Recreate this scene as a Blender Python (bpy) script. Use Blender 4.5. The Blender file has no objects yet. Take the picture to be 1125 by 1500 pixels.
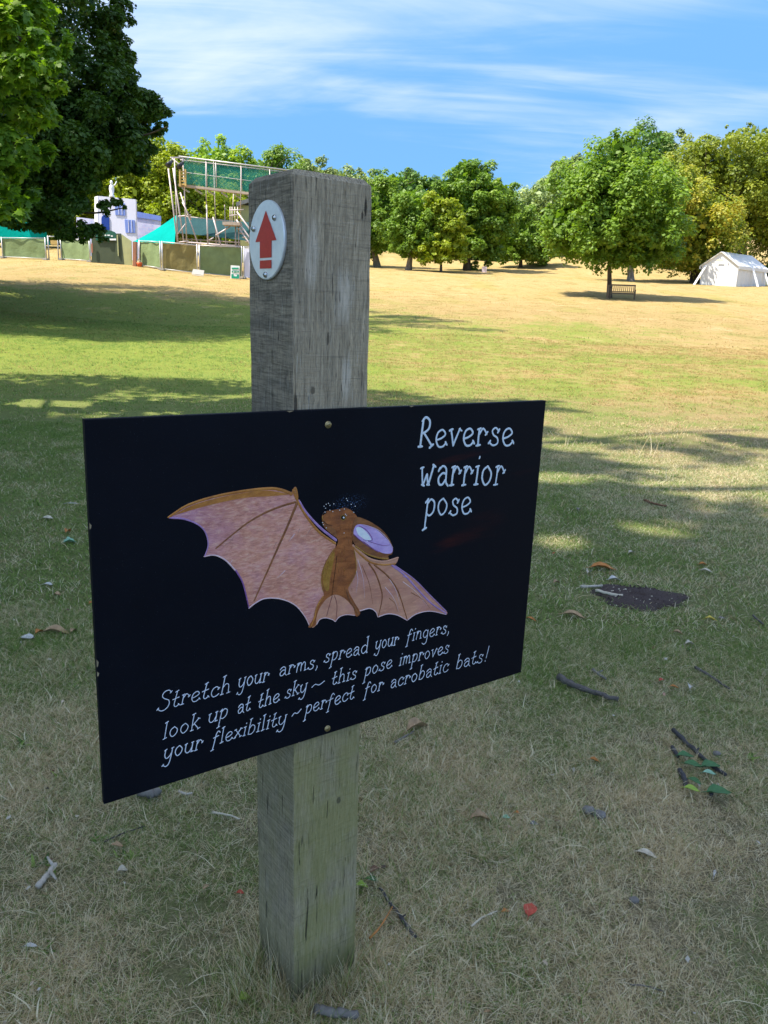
import bpy, math, random
import numpy as np
from mathutils import Vector, Matrix
from mathutils.geometry import tessellate_polygon
random.seed(7)
SC = bpy.context.scene
COL = SC.collection

# ------------------------------------------------------------------ camera
F, CX, CY, H = 1150.0, 562.5, 750.0, 1.38
up = np.array([194.5, 4545.0, 1150.0]); up /= np.linalg.norm(up)
fy = np.array([0, 0, -1.0]); fy -= fy.dot(up) * up; fy /= np.linalg.norm(fy)
fx = np.cross(fy, up)
RM = np.array([fx, fy, up])
cam_d = bpy.data.cameras.new('camera')
cam = bpy.data.objects.new('camera', cam_d); COL.objects.link(cam)
m4 = Matrix.Identity(4)
for i in range(3):
    for j in range(3):
        m4[i][j] = RM[i][j]
m4[2][3] = H
cam.matrix_world = m4
cam_d.sensor_fit = 'VERTICAL'; cam_d.sensor_height = 36.0
cam_d.lens = 36.0 * F / 1500.0
cam_d.clip_start = 0.05; cam_d.clip_end = 5000
SC.camera = cam

# ------------------------------------------------------------------ light
SUN_EL = math.radians(58)
SUN_AZ = math.atan2(-0.94, -0.34)            # clockwise from +Y
sdir = Vector((math.sin(SUN_AZ) * math.cos(SUN_EL), math.cos(SUN_AZ) * math.cos(SUN_EL), math.sin(SUN_EL)))
sun_d = bpy.data.lights.new('sun', 'SUN'); sun_d.energy = 2.75; sun_d.angle = math.radians(0.53)
sun_d.color = (1.0, 0.93, 0.80)
sun = bpy.data.objects.new('sun', sun_d); COL.objects.link(sun)
sun.rotation_euler = sdir.to_track_quat('Z', 'Y').to_euler()
sun.location = (0, 0, 50)

W = bpy.data.worlds.new('World'); SC.world = W; W.use_nodes = True
nt = W.node_tree; nt.nodes.clear()
def wn(t, **k):
    n = nt.nodes.new(t)
    for a, b in k.items(): setattr(n, a, b)
    return n
out = wn('ShaderNodeOutputWorld'); bg = wn('ShaderNodeBackground'); bg.inputs[1].default_value = 0.15
sky = wn('ShaderNodeTexSky', sky_type='NISHITA', sun_disc=False)
sky.sun_elevation = SUN_EL; sky.sun_rotation = SUN_AZ % (2 * math.pi)
sky.altitude = 0; sky.air_density = 1.0; sky.dust_density = 1.0; sky.ozone_density = 3.0
tc = wn('ShaderNodeTexCoord')
sep = wn('ShaderNodeSeparateXYZ'); nt.links.new(tc.outputs['Generated'], sep.inputs[0])
def wm(op, a, b=None, clamp=False):
    n = wn('ShaderNodeMath', operation=op, use_clamp=clamp)
    for i, v in enumerate((a, b)):
        if v is None: continue
        if isinstance(v, (int, float)): n.inputs[i].default_value = v
        else: nt.links.new(v, n.inputs[i])
    return n.outputs[0]
zc = wm('MAXIMUM', sep.outputs[2], 0.0)
den = wm('ADD', zc, 0.12)
u_ = wm('DIVIDE', sep.outputs[0], den); v_ = wm('DIVIDE', sep.outputs[1], den)
cmb = wn('ShaderNodeCombineXYZ'); nt.links.new(u_, cmb.inputs[0]); nt.links.new(v_, cmb.inputs[1])
def cloud(rotz, scl, scale, detail, dist, off):
    mp = wn('ShaderNodeMapping'); mp.inputs['Rotation'].default_value = (0, 0, math.radians(rotz))
    mp.inputs['Scale'].default_value = scl; mp.inputs['Location'].default_value = off
    nt.links.new(cmb.outputs[0], mp.inputs[0])
    n = wn('ShaderNodeTexNoise'); n.inputs['Scale'].default_value = scale; n.inputs['Detail'].default_value = detail
    n.inputs['Roughness'].default_value = 0.55; n.inputs['Distortion'].default_value = dist
    nt.links.new(mp.outputs[0], n.inputs['Vector']); return n.outputs['Fac']
c1 = cloud(38, (0.42, 1.0, 1), 1.5, 9, 0.9, (3.4, 1.7, 0))
c2 = cloud(30, (0.6, 0.9, 1), 0.6, 3, 0.2, (0.35, 5.1, 0))
c3 = cloud(44, (0.30, 1.8, 1), 3.4, 9, 1.4, (9.0, 1.0, 0))
cup = wn('ShaderNodeMapRange', interpolation_type='SMOOTHSTEP'); cup.inputs[1].default_value = 0.2; cup.inputs[2].default_value = 0.75; cup.inputs[4].default_value = 0.14  # extra cirrus added overhead, out of view, to lift the ambient skylight
nt.links.new(sep.outputs[2], cup.inputs[0])
cs = wm('ADD', wm('ADD', wm('ADD', cup.outputs[0], wm('MULTIPLY', c1, 0.55)), wm('MULTIPLY', c2, 0.9)), wm('MULTIPLY', c3, 0.22))
mr = wn('ShaderNodeMapRange', interpolation_type='SMOOTHSTEP'); mr.inputs[1].default_value = 0.75; mr.inputs[2].default_value = 1.06
nt.links.new(cs, mr.inputs[0])
elev = wn('ShaderNodeMapRange', interpolation_type='SMOOTHSTEP'); elev.inputs[1].default_value = 0.09; elev.inputs[2].default_value = 0.24
nt.links.new(sep.outputs[2], elev.inputs[0])
cf = wm('MULTIPLY', wm('MULTIPLY', mr.outputs[0], elev.outputs[0]), 0.80)
hs = wn('ShaderNodeHueSaturation'); hs.inputs['Saturation'].default_value = 1.22; hs.inputs['Value'].default_value = 1.0
nt.links.new(sky.outputs[0], hs.inputs['Color'])
mx = wn('ShaderNodeMixRGB'); mx.inputs[2].default_value = (1.9, 2.1, 2.4, 1)
nt.links.new(cf, mx.inputs[0]); tn = wn('ShaderNodeMixRGB', blend_type='MULTIPLY'); tn.inputs[0].default_value = 1; lo = wn('ShaderNodeMapRange', interpolation_type='SMOOTHSTEP'); lo.inputs[1].default_value = 0.0; lo.inputs[2].default_value = 0.75
nt.links.new(sep.outputs[2], lo.inputs[0])
lc = wn('ShaderNodeMixRGB'); lc.inputs[1].default_value = (0.15, 0.24, 0.305, 1); lc.inputs[2].default_value = (1.0, 0.95, 0.97, 1)
nt.links.new(lo.outputs[0], lc.inputs[0]); nt.links.new(lc.outputs[0], tn.inputs[2])
nt.links.new(hs.outputs[0], tn.inputs[1]); nt.links.new(tn.outputs[0], mx.inputs[1])
nt.links.new(mx.outputs[0], bg.inputs[0]); nt.links.new(bg.outputs[0], out.inputs[0])

SC.view_settings.view_transform = 'Standard'; SC.view_settings.look = 'None'
SC.view_settings.exposure = 1.8; SC.view_settings.gamma = 1.0; SC.view_settings.use_curve_mapping = False
SC.render.engine = 'CYCLES'
SC.cycles.use_denoising = True
SC.cycles.max_bounces = 6; SC.cycles.diffuse_bounces = 4; SC.cycles.glossy_bounces = 2
SC.cycles.transmission_bounces = 3; SC.cycles.transparent_max_bounces = 8

# ------------------------------------------------------------------ geometry helpers
O = np.array([0, 0, H])
def ray(px, py): return RM @ np.array([px - CX, -(py - CY), -F])
def P(px, py, Y):
    d = ray(px, py); return O + d * (Y / d[1])
_ys = np.linspace(0, 1200, 4801)
_zs = np.interp(_ys, [0, 4, 10, 16, 20, 30, 45, 60, 75, 110, 160, 200, 600, 1200],
                [0, .0, .1, .33, .49, .98, 2.0, 3.2, 4.8, 7.9, 13.5, 19, 75, 130])
_k = np.ones(25) / 25
_zs = np.convolve(np.pad(_zs, 12, mode='edge'), _k, 'valid')
def ss(a, b, x):
    t = np.clip((x - a) / (b - a), 0, 1); return t * t * (3 - 2 * t)
def zt(x, y):
    x = np.asarray(x, float); y = np.asarray(y, float)
    z = np.interp(y, _ys, _zs)
    z = z + 0.9 * ss(4, 22, -x) * np.clip(y / 60, 0, 1)
    z = z + 1.8 * np.exp(-((x - 26) / 11) ** 2 - ((y - 112) / 9) ** 2)
    z = z + 1.2 * np.exp(-((x + 4) / 9) ** 2 - ((y - 122) / 10) ** 2)
    far = ss(6, 25, y)
    z = z + far * 0.05 * (np.sin(x * .31 + 1.1) * np.cos(y * .23) + .6 * np.sin(x * .13 + y * .19))
    near = ss(2, 8, y)
    z = z + near * 0.012 * (np.sin(x * 1.7 + y * .9) + np.cos(y * 2.3 - x * .8))
    return z
def at(px, py):
    d = ray(px, py)
    lo = None
    ts = np.geomspace(0.0006, 0.35, 6000)
    q = O[None] + d[None] * ts[:, None]
    s = q[:, 2] - zt(q[:, 0], q[:, 1])
    i = int(np.argmax(s <= 0))
    if s[i] > 0: i = len(ts) - 1
    a = max(i - 1, 0)
    f = s[a] / (s[a] - s[i]) if s[a] != s[i] else 0
    p = q[a] + (q[i] - q[a]) * f
    return p
OFF = {}
def tag(o, label=None, cat=None, group=None, kind=None):
    if label: o['label'] = label
    if cat: o['category'] = cat
    if group: o['group'] = group
    if kind: o['kind'] = kind
    return o
def thing(name, label, cat, loc, group=None):
    o = bpy.data.objects.new(name, None); COL.objects.link(o)
    o.location = tuple(float(v) for v in loc); o.empty_display_size = 0.1
    OFF[o.name] = np.array(loc, float)
    return tag(o, label, cat, group)
class MB:
    def __init__(s): s.v = []; s.f = []; s.n = 0; s.mi = []
    def add(s, v, f, mi=0):
        v = np.asarray(v, float)
        s.v.append(v)
        for a in f: s.f.append(tuple(int(i) + s.n for i in a)); s.mi.append(mi)
        s.n += len(v)
    def box(s, c, ex, ey, ez, mi=0):
        c, ex, ey, ez = [np.array(a, float) for a in (c, ex, ey, ez)]
        v = [c + a * ex / 2 + b * ey / 2 + d * ez / 2 for a in (-1, 1) for b in (-1, 1) for d in (-1, 1)]
        s.add(v, [(0, 1, 3, 2), (4, 6, 7, 5), (0, 4, 5, 1), (2, 3, 7, 6), (0, 2, 6, 4), (1, 5, 7, 3)], mi)
    def prism(s, pts, ext, mi=0):
        pts = np.array(pts, float); ext = np.array(ext, float); n = len(pts)
        v = np.vstack([pts, pts + ext])
        tris = tessellate_polygon([[Vector(p) for p in pts]])
        f = [tuple(t) for t in tris] + [tuple(i + n for i in reversed(t)) for t in tris]
        f += [(i, (i + 1) % n, (i + 1) % n + n, i + n) for i in range(n)]
        s.add(v, f, mi)
    def tube(s, pts, rad, seg=8, mi=0, cap=True):
        pts = np.array(pts, float); n = len(pts)
        rad = np.array([rad] * n if np.isscalar(rad) else rad, float)
        t = np.gradient(pts, axis=0); t /= np.linalg.norm(t, axis=1)[:, None] + 1e-12
        ref = np.array([0, 0, 1.0]) if abs(t[0][2]) < .9 else np.array([1.0, 0, 0])
        a = np.cross(t, ref); a /= np.linalg.norm(a, axis=1)[:, None] + 1e-12
        b = np.cross(t, a)
        an = np.linspace(0, 2 * np.pi, seg, endpoint=False)
        v = (pts[:, None] + rad[:, None, None] * (a[:, None] * np.cos(an)[None, :, None] + b[:, None] * np.sin(an)[None, :, None])).reshape(-1, 3)
        f = [(i * seg + j, i * seg + (j + 1) % seg, (i + 1) * seg + (j + 1) % seg, (i + 1) * seg + j) for i in range(n - 1) for j in range(seg)]
        if cap: f += [tuple(range(seg - 1, -1, -1)), tuple((n - 1) * seg + j for j in range(seg))]
        s.add(v, f, mi)
    def build(s, name, mats, parent=None, smooth=False):
        v = np.vstack(s.v)
        if parent is not None:
            p = parent; off = OFF.get(p.name, np.zeros(3)); v = v - off
        me = bpy.data.meshes.new(name); me.from_pydata(v.tolist(), [], s.f); me.update()
        if not isinstance(mats, (list, tuple)): mats = [mats]
        for m in mats: me.materials.append(m)
        if len(mats) > 1: me.polygons.foreach_set('material_index', s.mi)
        if smooth: me.polygons.foreach_set('use_smooth', [True] * len(me.polygons))
        o = bpy.data.objects.new(name, me); COL.objects.link(o)
        if parent is not None:
            o.parent = parent; OFF[o.name] = OFF.get(parent.name, np.zeros(3))
        else: OFF[o.name] = np.zeros(3)
        return o
def fast_mesh(name, v, nper, mat, parent=None, attrs=None, smooth=False, faces=None):
    """many equal n-gons from an (N,nper,3) array"""
    n = v.shape[0]
    vv = v.reshape(-1, 3)
    if parent is not None: vv = vv - OFF.get(parent.name, np.zeros(3))
    me = bpy.data.meshes.new(name)
    if faces is None:
        loops = np.arange(n * nper, dtype=np.int32); k = nper; nf = n
    else:
        faces = np.asarray(faces); k = faces.shape[1]
        loops = (faces[None] + (np.arange(n) * nper)[:, None, None]).reshape(-1).astype(np.int32); nf = n * len(faces)
    me.vertices.add(len(vv)); me.vertices.foreach_set('co', vv.astype(np.float32).ravel())
    me.loops.add(len(loops)); me.loops.foreach_set('vertex_index', loops)
    me.polygons.add(nf); me.polygons.foreach_set('loop_start', np.arange(0, nf * k, k, dtype=np.int32))
    me.update(calc_edges=True)
    if smooth: me.polygons.foreach_set('use_smooth', np.ones(nf, dtype=bool))
    for an, av in (attrs or {}).items():
        a = me.attributes.new(an, 'FLOAT', 'POINT'); a.data.foreach_set('value', np.repeat(av, nper).astype(np.float32))
    me.materials.append(mat)
    o = bpy.data.objects.new(name, me); COL.objects.link(o)
    if parent is not None: o.parent = parent; OFF[o.name] = OFF.get(parent.name, np.zeros(3))
    return o
def crom(pts, k=6, closed=False):
    p = np.array(pts, float); n = len(p)
    if n < 3: return p
    outp = []
    for i in range(n if closed else n - 1):
        a, b = p[i], p[(i + 1) % n]
        pm = p[(i - 1) % n] if (closed or i > 0) else 2 * a - b
        pn = p[(i + 2) % n] if (closed or i < n - 2) else 2 * b - a
        for t in np.linspace(0, 1, k, endpoint=False):
            outp.append(0.5 * ((2 * a) + (-pm + b) * t + (2 * pm - 5 * a + 4 * b - pn) * t * t + (-pm + 3 * a - 3 * b + pn) * t ** 3))
    if not closed: outp.append(p[-1])
    return np.array(outp)

# ------------------------------------------------------------------ materials
class NT:
    def __init__(s, name):
        s.m = bpy.data.materials.new(name); s.m.use_nodes = True; s.t = s.m.node_tree; s.t.nodes.clear()
        s.out = s.n('ShaderNodeOutputMaterial'); s.p = s.n('ShaderNodeBsdfPrincipled'); s.l(s.p.outputs[0], s.out.inputs[0])
        s.set(s.p, 'Specular IOR Level', 0.3)
    def n(s, t, **k):
        x = s.t.nodes.new(t)
        for a, b in k.items(): setattr(x, a, b)
        return x
    def l(s, a, b): s.t.links.new(a, b)
    def set(s, node, inp, v):
        i = node.inputs[inp]
        if hasattr(v, 'is_output'): s.l(v, i)
        elif isinstance(v, tuple) and len(v) == 3 and i.type == 'RGBA': i.default_value = (*v, 1)
        else: i.default_value = v
    def noise(s, scale, detail=4, rough=.55, vec=None, dist=0, scl=None, rot=None, kind='Object', out='Fac'):
        vec = vec or s.coord(kind)
        if scl or rot:
            mp = s.n('ShaderNodeMapping')
            if scl: mp.inputs['Scale'].default_value = scl
            if rot: mp.inputs['Rotation'].default_value = rot
            s.l(vec, mp.inputs[0]); vec = mp.outputs[0]
        x = s.n('ShaderNodeTexNoise'); x.inputs['Scale'].default_value = scale; x.inputs['Detail'].default_value = detail
        x.inputs['Roughness'].default_value = rough; x.inputs['Distortion'].default_value = dist
        s.l(vec, x.inputs['Vector']); return x.outputs[out]
    def coord(s, kind='Object'):
        if kind == 'World': return s.n('ShaderNodeNewGeometry').outputs['Position']
        return s.n('ShaderNodeTexCoord').outputs[kind]
    def ramp(s, fac, stops, interp='LINEAR'):
        r = s.n('ShaderNodeValToRGB'); r.color_ramp.interpolation = interp
        e = r.color_ramp.elements
        while len(e) < len(stops): e.new(.5)
        for k, (p, c) in zip(e, stops): k.position = p; k.color = (*c, 1) if isinstance(c, tuple) else (c, c, c, 1)
        s.l(fac, r.inputs[0]); return r.outputs[0]
    def mr(s, v, a, b, c=0, d=1, smooth=False):
        r = s.n('ShaderNodeMapRange', interpolation_type='SMOOTHSTEP' if smooth else 'LINEAR')
        for i, x in zip((1, 2, 3, 4), (a, b, c, d)): r.inputs[i].default_value = x
        s.l(v, r.inputs[0]); return r.outputs[0]
    def math(s, op, a, b=None, clamp=False):
        x = s.n('ShaderNodeMath', operation=op, use_clamp=clamp)
        for i, v in enumerate((a, b)):
            if v is None: continue
            if isinstance(v, (int, float)): x.inputs[i].default_value = v
            else: s.l(v, x.inputs[i])
        return x.outputs[0]
    def mix(s, f, a, b, blend='MIX'):
        x = s.n('ShaderNodeMixRGB', blend_type=blend)
        for i, v in enumerate((f, a, b)):
            if isinstance(v, (int, float)): x.inputs[i].default_value = v if i == 0 else (v, v, v, 1)
            elif isinstance(v, tuple): x.inputs[i].default_value = (*v, 1)
            else: s.l(v, x.inputs[i])
        return x.outputs[0]
    def bump(s, h, strength=.3, dist=.01, normal=None):
        b = s.n('ShaderNodeBump'); b.inputs['Strength'].default_value = strength; b.inputs['Distance'].default_value = dist
        s.l(h, b.inputs['Height'])
        if normal: s.l(normal, b.inputs['Normal'])
        s.l(b.outputs[0], s.p.inputs['Normal']); return b.outputs[0]
def simple(name, col, rough=.7, var=.15, scale=8, metal=0.0, bump=0.0, bscale=60, trans=0.0, bdist=.005, spec=.3):
    s = NT(name); s.set(s.p, 'Specular IOR Level', spec)
    n = s.noise(scale, 5, .6)
    c = s.mix(s.mr(n, .3, .7), tuple(max(0, x * (1 - var)) for x in col), tuple(min(1, x * (1 + var)) for x in col))
    s.l(c, s.p.inputs['Base Color']); s.set(s.p, 'Roughness', rough); s.set(s.p, 'Metallic', metal)
    if bump: s.bump(s.noise(bscale, 5, .6), bump, bdist)
    if trans:
        t = s.n('ShaderNodeBsdfTranslucent'); s.l(c, t.inputs[0]); mxs = s.n('ShaderNodeMixShader'); mxs.inputs[0].default_value = trans
        s.l(s.p.outputs[0], mxs.inputs[1]); s.l(t.outputs[0], mxs.inputs[2]); s.l(mxs.outputs[0], s.out.inputs[0])
    return s.m
def leafmat(name, dark, mid, light, trans=.35, yellow=None, patch=.12):
    s = NT(name)
    a = s.n('ShaderNodeAttribute'); a.attribute_name = 'tone'
    c = s.ramp(a.outputs['Fac'], [(0, dark), (.5, mid), (1, light)])
    if yellow:
        n = s.noise(patch, 3, .6, kind='World')
        f = s.mr(s.math('ADD', n, s.math('MULTIPLY', a.outputs['Fac'], .2)), .55, .72, smooth=True)
        c = s.mix(f, c, yellow)
    s.l(c, s.p.inputs['Base Color']); s.set(s.p, 'Roughness', .5); s.set(s.p, 'Specular IOR Level', .35)
    t = s.n('ShaderNodeBsdfTranslucent')
    c2 = s.mix(1.0, c, (1.25, 1.3, .55), 'MULTIPLY'); s.l(c2, t.inputs[0])
    mxs = s.n('ShaderNodeMixShader'); mxs.inputs[0].default_value = trans
    s.l(s.p.outputs[0], mxs.inputs[1]); s.l(t.outputs[0], mxs.inputs[2]); s.l(mxs.outputs[0], s.out.inputs[0])
    return s.m
def bark(name, a, b, scale=6):
    s = NT(name)
    n = s.noise(scale, 6, .65, scl=(1, 1, .25), dist=.4)
    s.l(s.mix(s.mr(n, .35, .65), a, b), s.p.inputs['Base Color']); s.set(s.p, 'Roughness', .9); s.bump(n, .6, .04)
    return s.m

# lawn colour shared by the ground sheet and the blades (f: 0 green .. 1 straw)
def lawn_factor(s):
    pos = s.coord('World')
    sp = s.n('ShaderNodeSeparateXYZ'); s.l(pos, sp.inputs[0])
    X, Y = sp.outputs[0], sp.outputs[1]
    big = s.noise(.09, 3, .5, kind='World'); mid = s.noise(.55, 4, .6, kind='World'); sm = s.noise(2.6, 4, .6, kind='World')
    # distance: near mix, green belt 3-30 m left, straw beyond
    near = s.mr(Y, 1.9, 3.3, .56, .19, True)
    farf = s.mr(Y, 26, 46, 0, .85, True)
    right = s.math('MULTIPLY', s.mr(X, -1.5, 4.0, 0, .20, True), s.mr(Y, 4.5, 9, 0, 1, True))
    right2 = s.math('MULTIPLY', s.mr(X, 1.0, 14.0, 0, .2, True), s.mr(Y, 12, 24, 0, 1, True))
    f = s.math('ADD', s.math('ADD', s.math('MAXIMUM', near, farf), right), right2)
    f = s.math('ADD', f, s.math('MULTIPLY', s.math('SUBTRACT', big, .5), .9))
    f = s.math('ADD', f, s.math('MULTIPLY', s.math('SUBTRACT', mid, .5), 1.25))
    f = s.math('ADD', f, s.math('MULTIPLY', s.math('SUBTRACT', sm, .5), 1.1))
    # left side stays greener, up to the oak's shade
    left = s.math('MULTIPLY', s.mr(X, -.2, -3.5, 0, 1, True), s.math('MULTIPLY', s.mr(Y, 2.2, 5, .2, 1, True), s.mr(Y, 32, 44, 1, 0, True)))
    f = s.math('SUBTRACT', f, s.math('MULTIPLY', left, .32))
    return f, X, Y
def ground_material():
    s = NT('lawn_soil')
    f, X, Y = lawn_factor(s)
    fine = s.noise(38, 6, .7, kind='World'); finer = s.noise(170, 5, .7, kind='World')
    g = s.mix(s.mr(fine, .3, .7), (.12, .165, .030), (.27, .30, .055))
    st = s.mix(s.mr(fine, .3, .7), (.22, .155, .06), (.46, .335, .145))
    c = s.mix(s.mr(f, .1, .75, smooth=True), g, st)
    # under the near blades: dark thatch
    th = s.mix(s.mr(finer, .35, .65), (.05, .042, .022), (.38, .31, .185))
    th = s.mix(s.mr(f, .1, .7, smooth=True), s.mix(.6, th, (.12, .17, .04)), th)
    c = s.mix(s.mr(Y, 5.0, 16, 0, 1, True), th, c)
    warm = s.mr(Y, 40, 60, 0, .35, True)
    c = s.mix(warm, c, (.48, .34, .145))
    # mottling of the far field: greener hollows, bleached patches, mower lines
    m1 = s.noise(.75, 5, .7, kind='World', scl=(1, .45, 1)); m2 = s.noise(.22, 4, .6, kind='World', scl=(1, .5, 1))
    fy_ = s.mr(Y, 14, 30, 0, 1, True)
    c = s.mix(s.math('MULTIPLY', s.mr(m1, .50, .68, 0, .55, True), fy_), c, (.17, .17, .045))
    c = s.mix(s.math('MULTIPLY', s.mr(m2, .52, .68, 0, .4, True), fy_), c, (.22, .23, .05))
    c = s.mix(s.math('MULTIPLY', s.mr(m1, .30, .44, .45, 0, True), fy_), c, (.52, .36, .19))
    # scattered dark and pale specks further out
    spk = s.noise(4.2, 6, .75, kind='World')
    c = s.mix(s.math('MULTIPLY', s.mr(spk, .60, .74), .45), c, (.10, .09, .035))
    s.l(c, s.p.inputs['Base Color']); s.set(s.p, 'Roughness', .95); s.set(s.p, 'Specular IOR Level', .1)
    s.bump(s.math('ADD', fine, s.math('MULTIPLY', s.noise(7, 5, .7, kind='World'), 1.5)), .8, .03)
    return s.m
def blade_material():
    s = NT('grass_blade')
    f, X, Y = lawn_factor(s)
    a = s.n('ShaderNodeAttribute'); a.attribute_name = 'tone'
    b = s.n('ShaderNodeAttribute'); b.attribute_name = 'dry'
    # each blade is dry or green, the odds follow the patch
    k = s.math('ADD', f, s.math('SUBTRACT', b.outputs['Fac'], .5))
    k = s.mr(k, .16, .26, smooth=True)
    g = s.ramp(a.outputs['Fac'], [(0, (.07, .14, .03)), (.5, (.19, .31, .06)), (1, (.36, .46, .12))])
    st = s.ramp(a.outputs['Fac'], [(0, (.36, .26, .12)), (.45, (.78, .64, .38)), (1, (.92, .84, .61))])
    gold = s.ramp(a.outputs['Fac'], [(0, (.24, .155, .055)), (.5, (.42, .29, .11)), (1, (.58, .44, .19))])
    st = s.mix(s.mr(Y, 6, 14, 0, 1, True), st, gold)
    c = s.mix(k, g, st)
    s.l(c, s.p.inputs['Base Color']); s.set(s.p, 'Roughness', .6); s.set(s.p, 'Specular IOR Level', .25)
    t = s.n('ShaderNodeBsdfTranslucent'); s.l(c, t.inputs[0]); mxs = s.n('ShaderNodeMixShader'); mxs.inputs[0].default_value = .5
    s.l(s.p.outputs[0], mxs.inputs[1]); s.l(t.outputs[0], mxs.inputs[2]); s.l(mxs.outputs[0], s.out.inputs[0])
    return s.m
M_GROUND = ground_material(); M_BLADE = blade_material()

# ------------------------------------------------------------------ terrain (one sheet to the horizon)
def axis(lo, hi, fine, ratio, mid0, mid1):
    a = list(np.arange(mid0, mid1, fine)); st = fine; x = mid1
    while x < hi: a.append(x); st *= ratio; x += st
    a.append(hi); st = fine; x = mid0 - fine; l = []
    while x > lo: l.append(x); st *= ratio; x -= st
    l.append(lo); return np.array(l[::-1] + a)
gx = axis(-900, 900, .35, 1.045, -6, 8); gy = axis(-120, 1200, .35, 1.03, -1, 16)
GX, GY = np.meshgrid(gx, gy); GZ = zt(GX, GY)
nx, ny = len(gx), len(gy)
idx = np.arange(nx * ny).reshape(ny, nx)
quads = np.stack([idx[:-1, :-1], idx[:-1, 1:], idx[1:, 1:], idx[1:, :-1]], -1).reshape(-1, 4)
me = bpy.data.meshes.new('ground')
me.vertices.add(nx * ny); me.vertices.foreach_set('co', np.stack([GX, GY, GZ], -1).astype(np.float32).ravel())
me.loops.add(quads.size); me.loops.foreach_set('vertex_index', quads.astype(np.int32).ravel())
me.polygons.add(len(quads)); me.polygons.foreach_set('loop_start', np.arange(0, quads.size, 4, dtype=np.int32))
me.update(calc_edges=True); me.polygons.foreach_set('use_smooth', np.ones(len(quads), bool))
me.materials.append(M_GROUND)
ground = bpy.data.objects.new('ground', me); COL.objects.link(ground)
tag(ground, 'dry parkland lawn rising gently to the trees', kind='structure')

# ------------------------------------------------------------------ trees
def unit(n, rng):
    v = rng.normal(size=(n, 3)); return v / np.linalg.norm(v, axis=1)[:, None]
DIAMOND = np.array([[0, -.5, 0], [.33, -.02, .06], [0, .5, 0], [-.33, -.02, .06]])
LOBED = np.array([(0, -.55, 0), (.10, -.28, 0), (.42, -.34, -.02), (.30, -.10, .02), (.50, .14, -.03), (.22, .16, .03), (.20, .40, 0), (0, .62, -.04),
                  (-.20, .40, 0), (-.22, .16, .03), (-.50, .14, -.03), (-.30, -.10, .02), (-.42, -.34, -.02), (-.10, -.28, 0)])
LOBED_F = [(0, 1, 13, 13), (1, 2, 3, 3), (1, 3, 11, 13), (13, 11, 12, 12), (3, 4, 5, 5), (3, 5, 9, 11), (11, 9, 10, 10), (5, 6, 8, 9), (6, 7, 8, 8)]
LOBED_T = [(0, 1, 13), (1, 2, 3), (1, 3, 11), (1, 11, 13), (13, 11, 12), (3, 4, 5), (3, 5, 9), (3, 9, 11), (11, 9, 10), (5, 6, 8), (5, 8, 9), (6, 7, 8)]
def leaves_at(pos, nrm, size, rng, shape=DIAMOND):
    n = len(pos)
    nr = nrm / (np.linalg.norm(nrm, axis=1)[:, None] + 1e-9)
    t = np.cross(nr, unit(n, rng)); t /= np.linalg.norm(t, axis=1)[:, None] + 1e-9
    b = np.cross(nr, t)
    s = size * rng.uniform(.65, 1.3, n)
    sh = shape[None] * s[:, None, None]
    return pos[:, None] + sh[..., 0:1] * t[:, None] + sh[..., 1:2] * b[:, None] + sh[..., 2:3] * nr[:, None]
def foliage(name, lobes, n, leaf, mat, parent, seed, clump=.28, per=260, keep=None, updown=.35, shape=DIAMOND, faces=None, shell=(.72, 1.0), flat=1.0, fill=True):
    """lobes: (cx,cy,cz,rx,ry,rz); clumps on and in the lobes, leaves round each clump"""
    rng = np.random.default_rng(seed)
    L = np.array(lobes, float); area = (L[:, 3] * L[:, 5] + L[:, 3] * L[:, 4] + L[:, 4] * L[:, 5]); pr = area / area.sum()
    nc = max(6, n // per)
    li = rng.choice(len(L), nc, p=pr)
    d = unit(nc, rng); r = np.where(rng.random(nc) < .82, rng.uniform(*shell, nc), rng.uniform(.3, .75, nc))
    cc = L[li, :3] + d * r[:, None] * L[li, 3:]
    rr = L[li, 3:].min(axis=1)
    cr = clump * rr * rng.uniform(.6, 1.35, nc)
    if keep is not None:
        k = keep(cc, cr); cc, cr, li, d = cc[k], cr[k], li[k], d[k]; nc = len(cc)
    wgt = cr ** 1.6; cnt = np.maximum(8, (wgt / wgt.sum() * n).astype(int))
    ci = np.repeat(np.arange(nc), cnt); m = len(ci)
    ld = unit(m, rng); ld[:, 2] = np.where((ld[:, 2] < 0) & (rng.random(m) < updown), -ld[:, 2], ld[:, 2])
    lr = rng.uniform(.25, 1.0, m) ** .5
    lr = lr * (1 + .25 * np.sin(ld[:, 0] * 5 + ci) * np.cos(ld[:, 2] * 6 + ci * 1.7))
    off = ld * lr[:, None] * cr[ci][:, None]; off[:, 2] *= flat
    pos = cc[ci] + off
    nrm = ld * .7 + unit(m, rng) * .6 + np.array([-.1, -.1, .72])
    tone = np.clip(.5 + rng.normal(0, .16, m) + rng.normal(0, .16, nc)[ci] , 0, 1)
    if keep is not None:
        k = keep(pos, np.full(m, leaf * .5)); pos, nrm, tone = pos[k], nrm[k], tone[k]
    v = leaves_at(pos, nrm, leaf, rng, shape)
    if fill:
        nf = int(m * .08); lf = rng.choice(len(L), nf, p=pr)
        fp = L[lf, :3] + unit(nf, rng) * (rng.uniform(0, 1, nf) ** .4 * .74)[:, None] * L[lf, 3:]
        fl = leaf * 2.2
        if keep is not None: fp = fp[keep(fp, np.full(nf, fl))]
        fv = leaves_at(fp, unit(len(fp), rng), fl, rng, shape); v = np.concatenate([v, fv]); tone = np.concatenate([tone, rng.uniform(.2, .6, len(fp))])
    o = fast_mesh(name, v, shape.shape[0], mat, parent, {'tone': tone}, faces=faces)
    tag(o, kind='stuff')
    return cc
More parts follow.
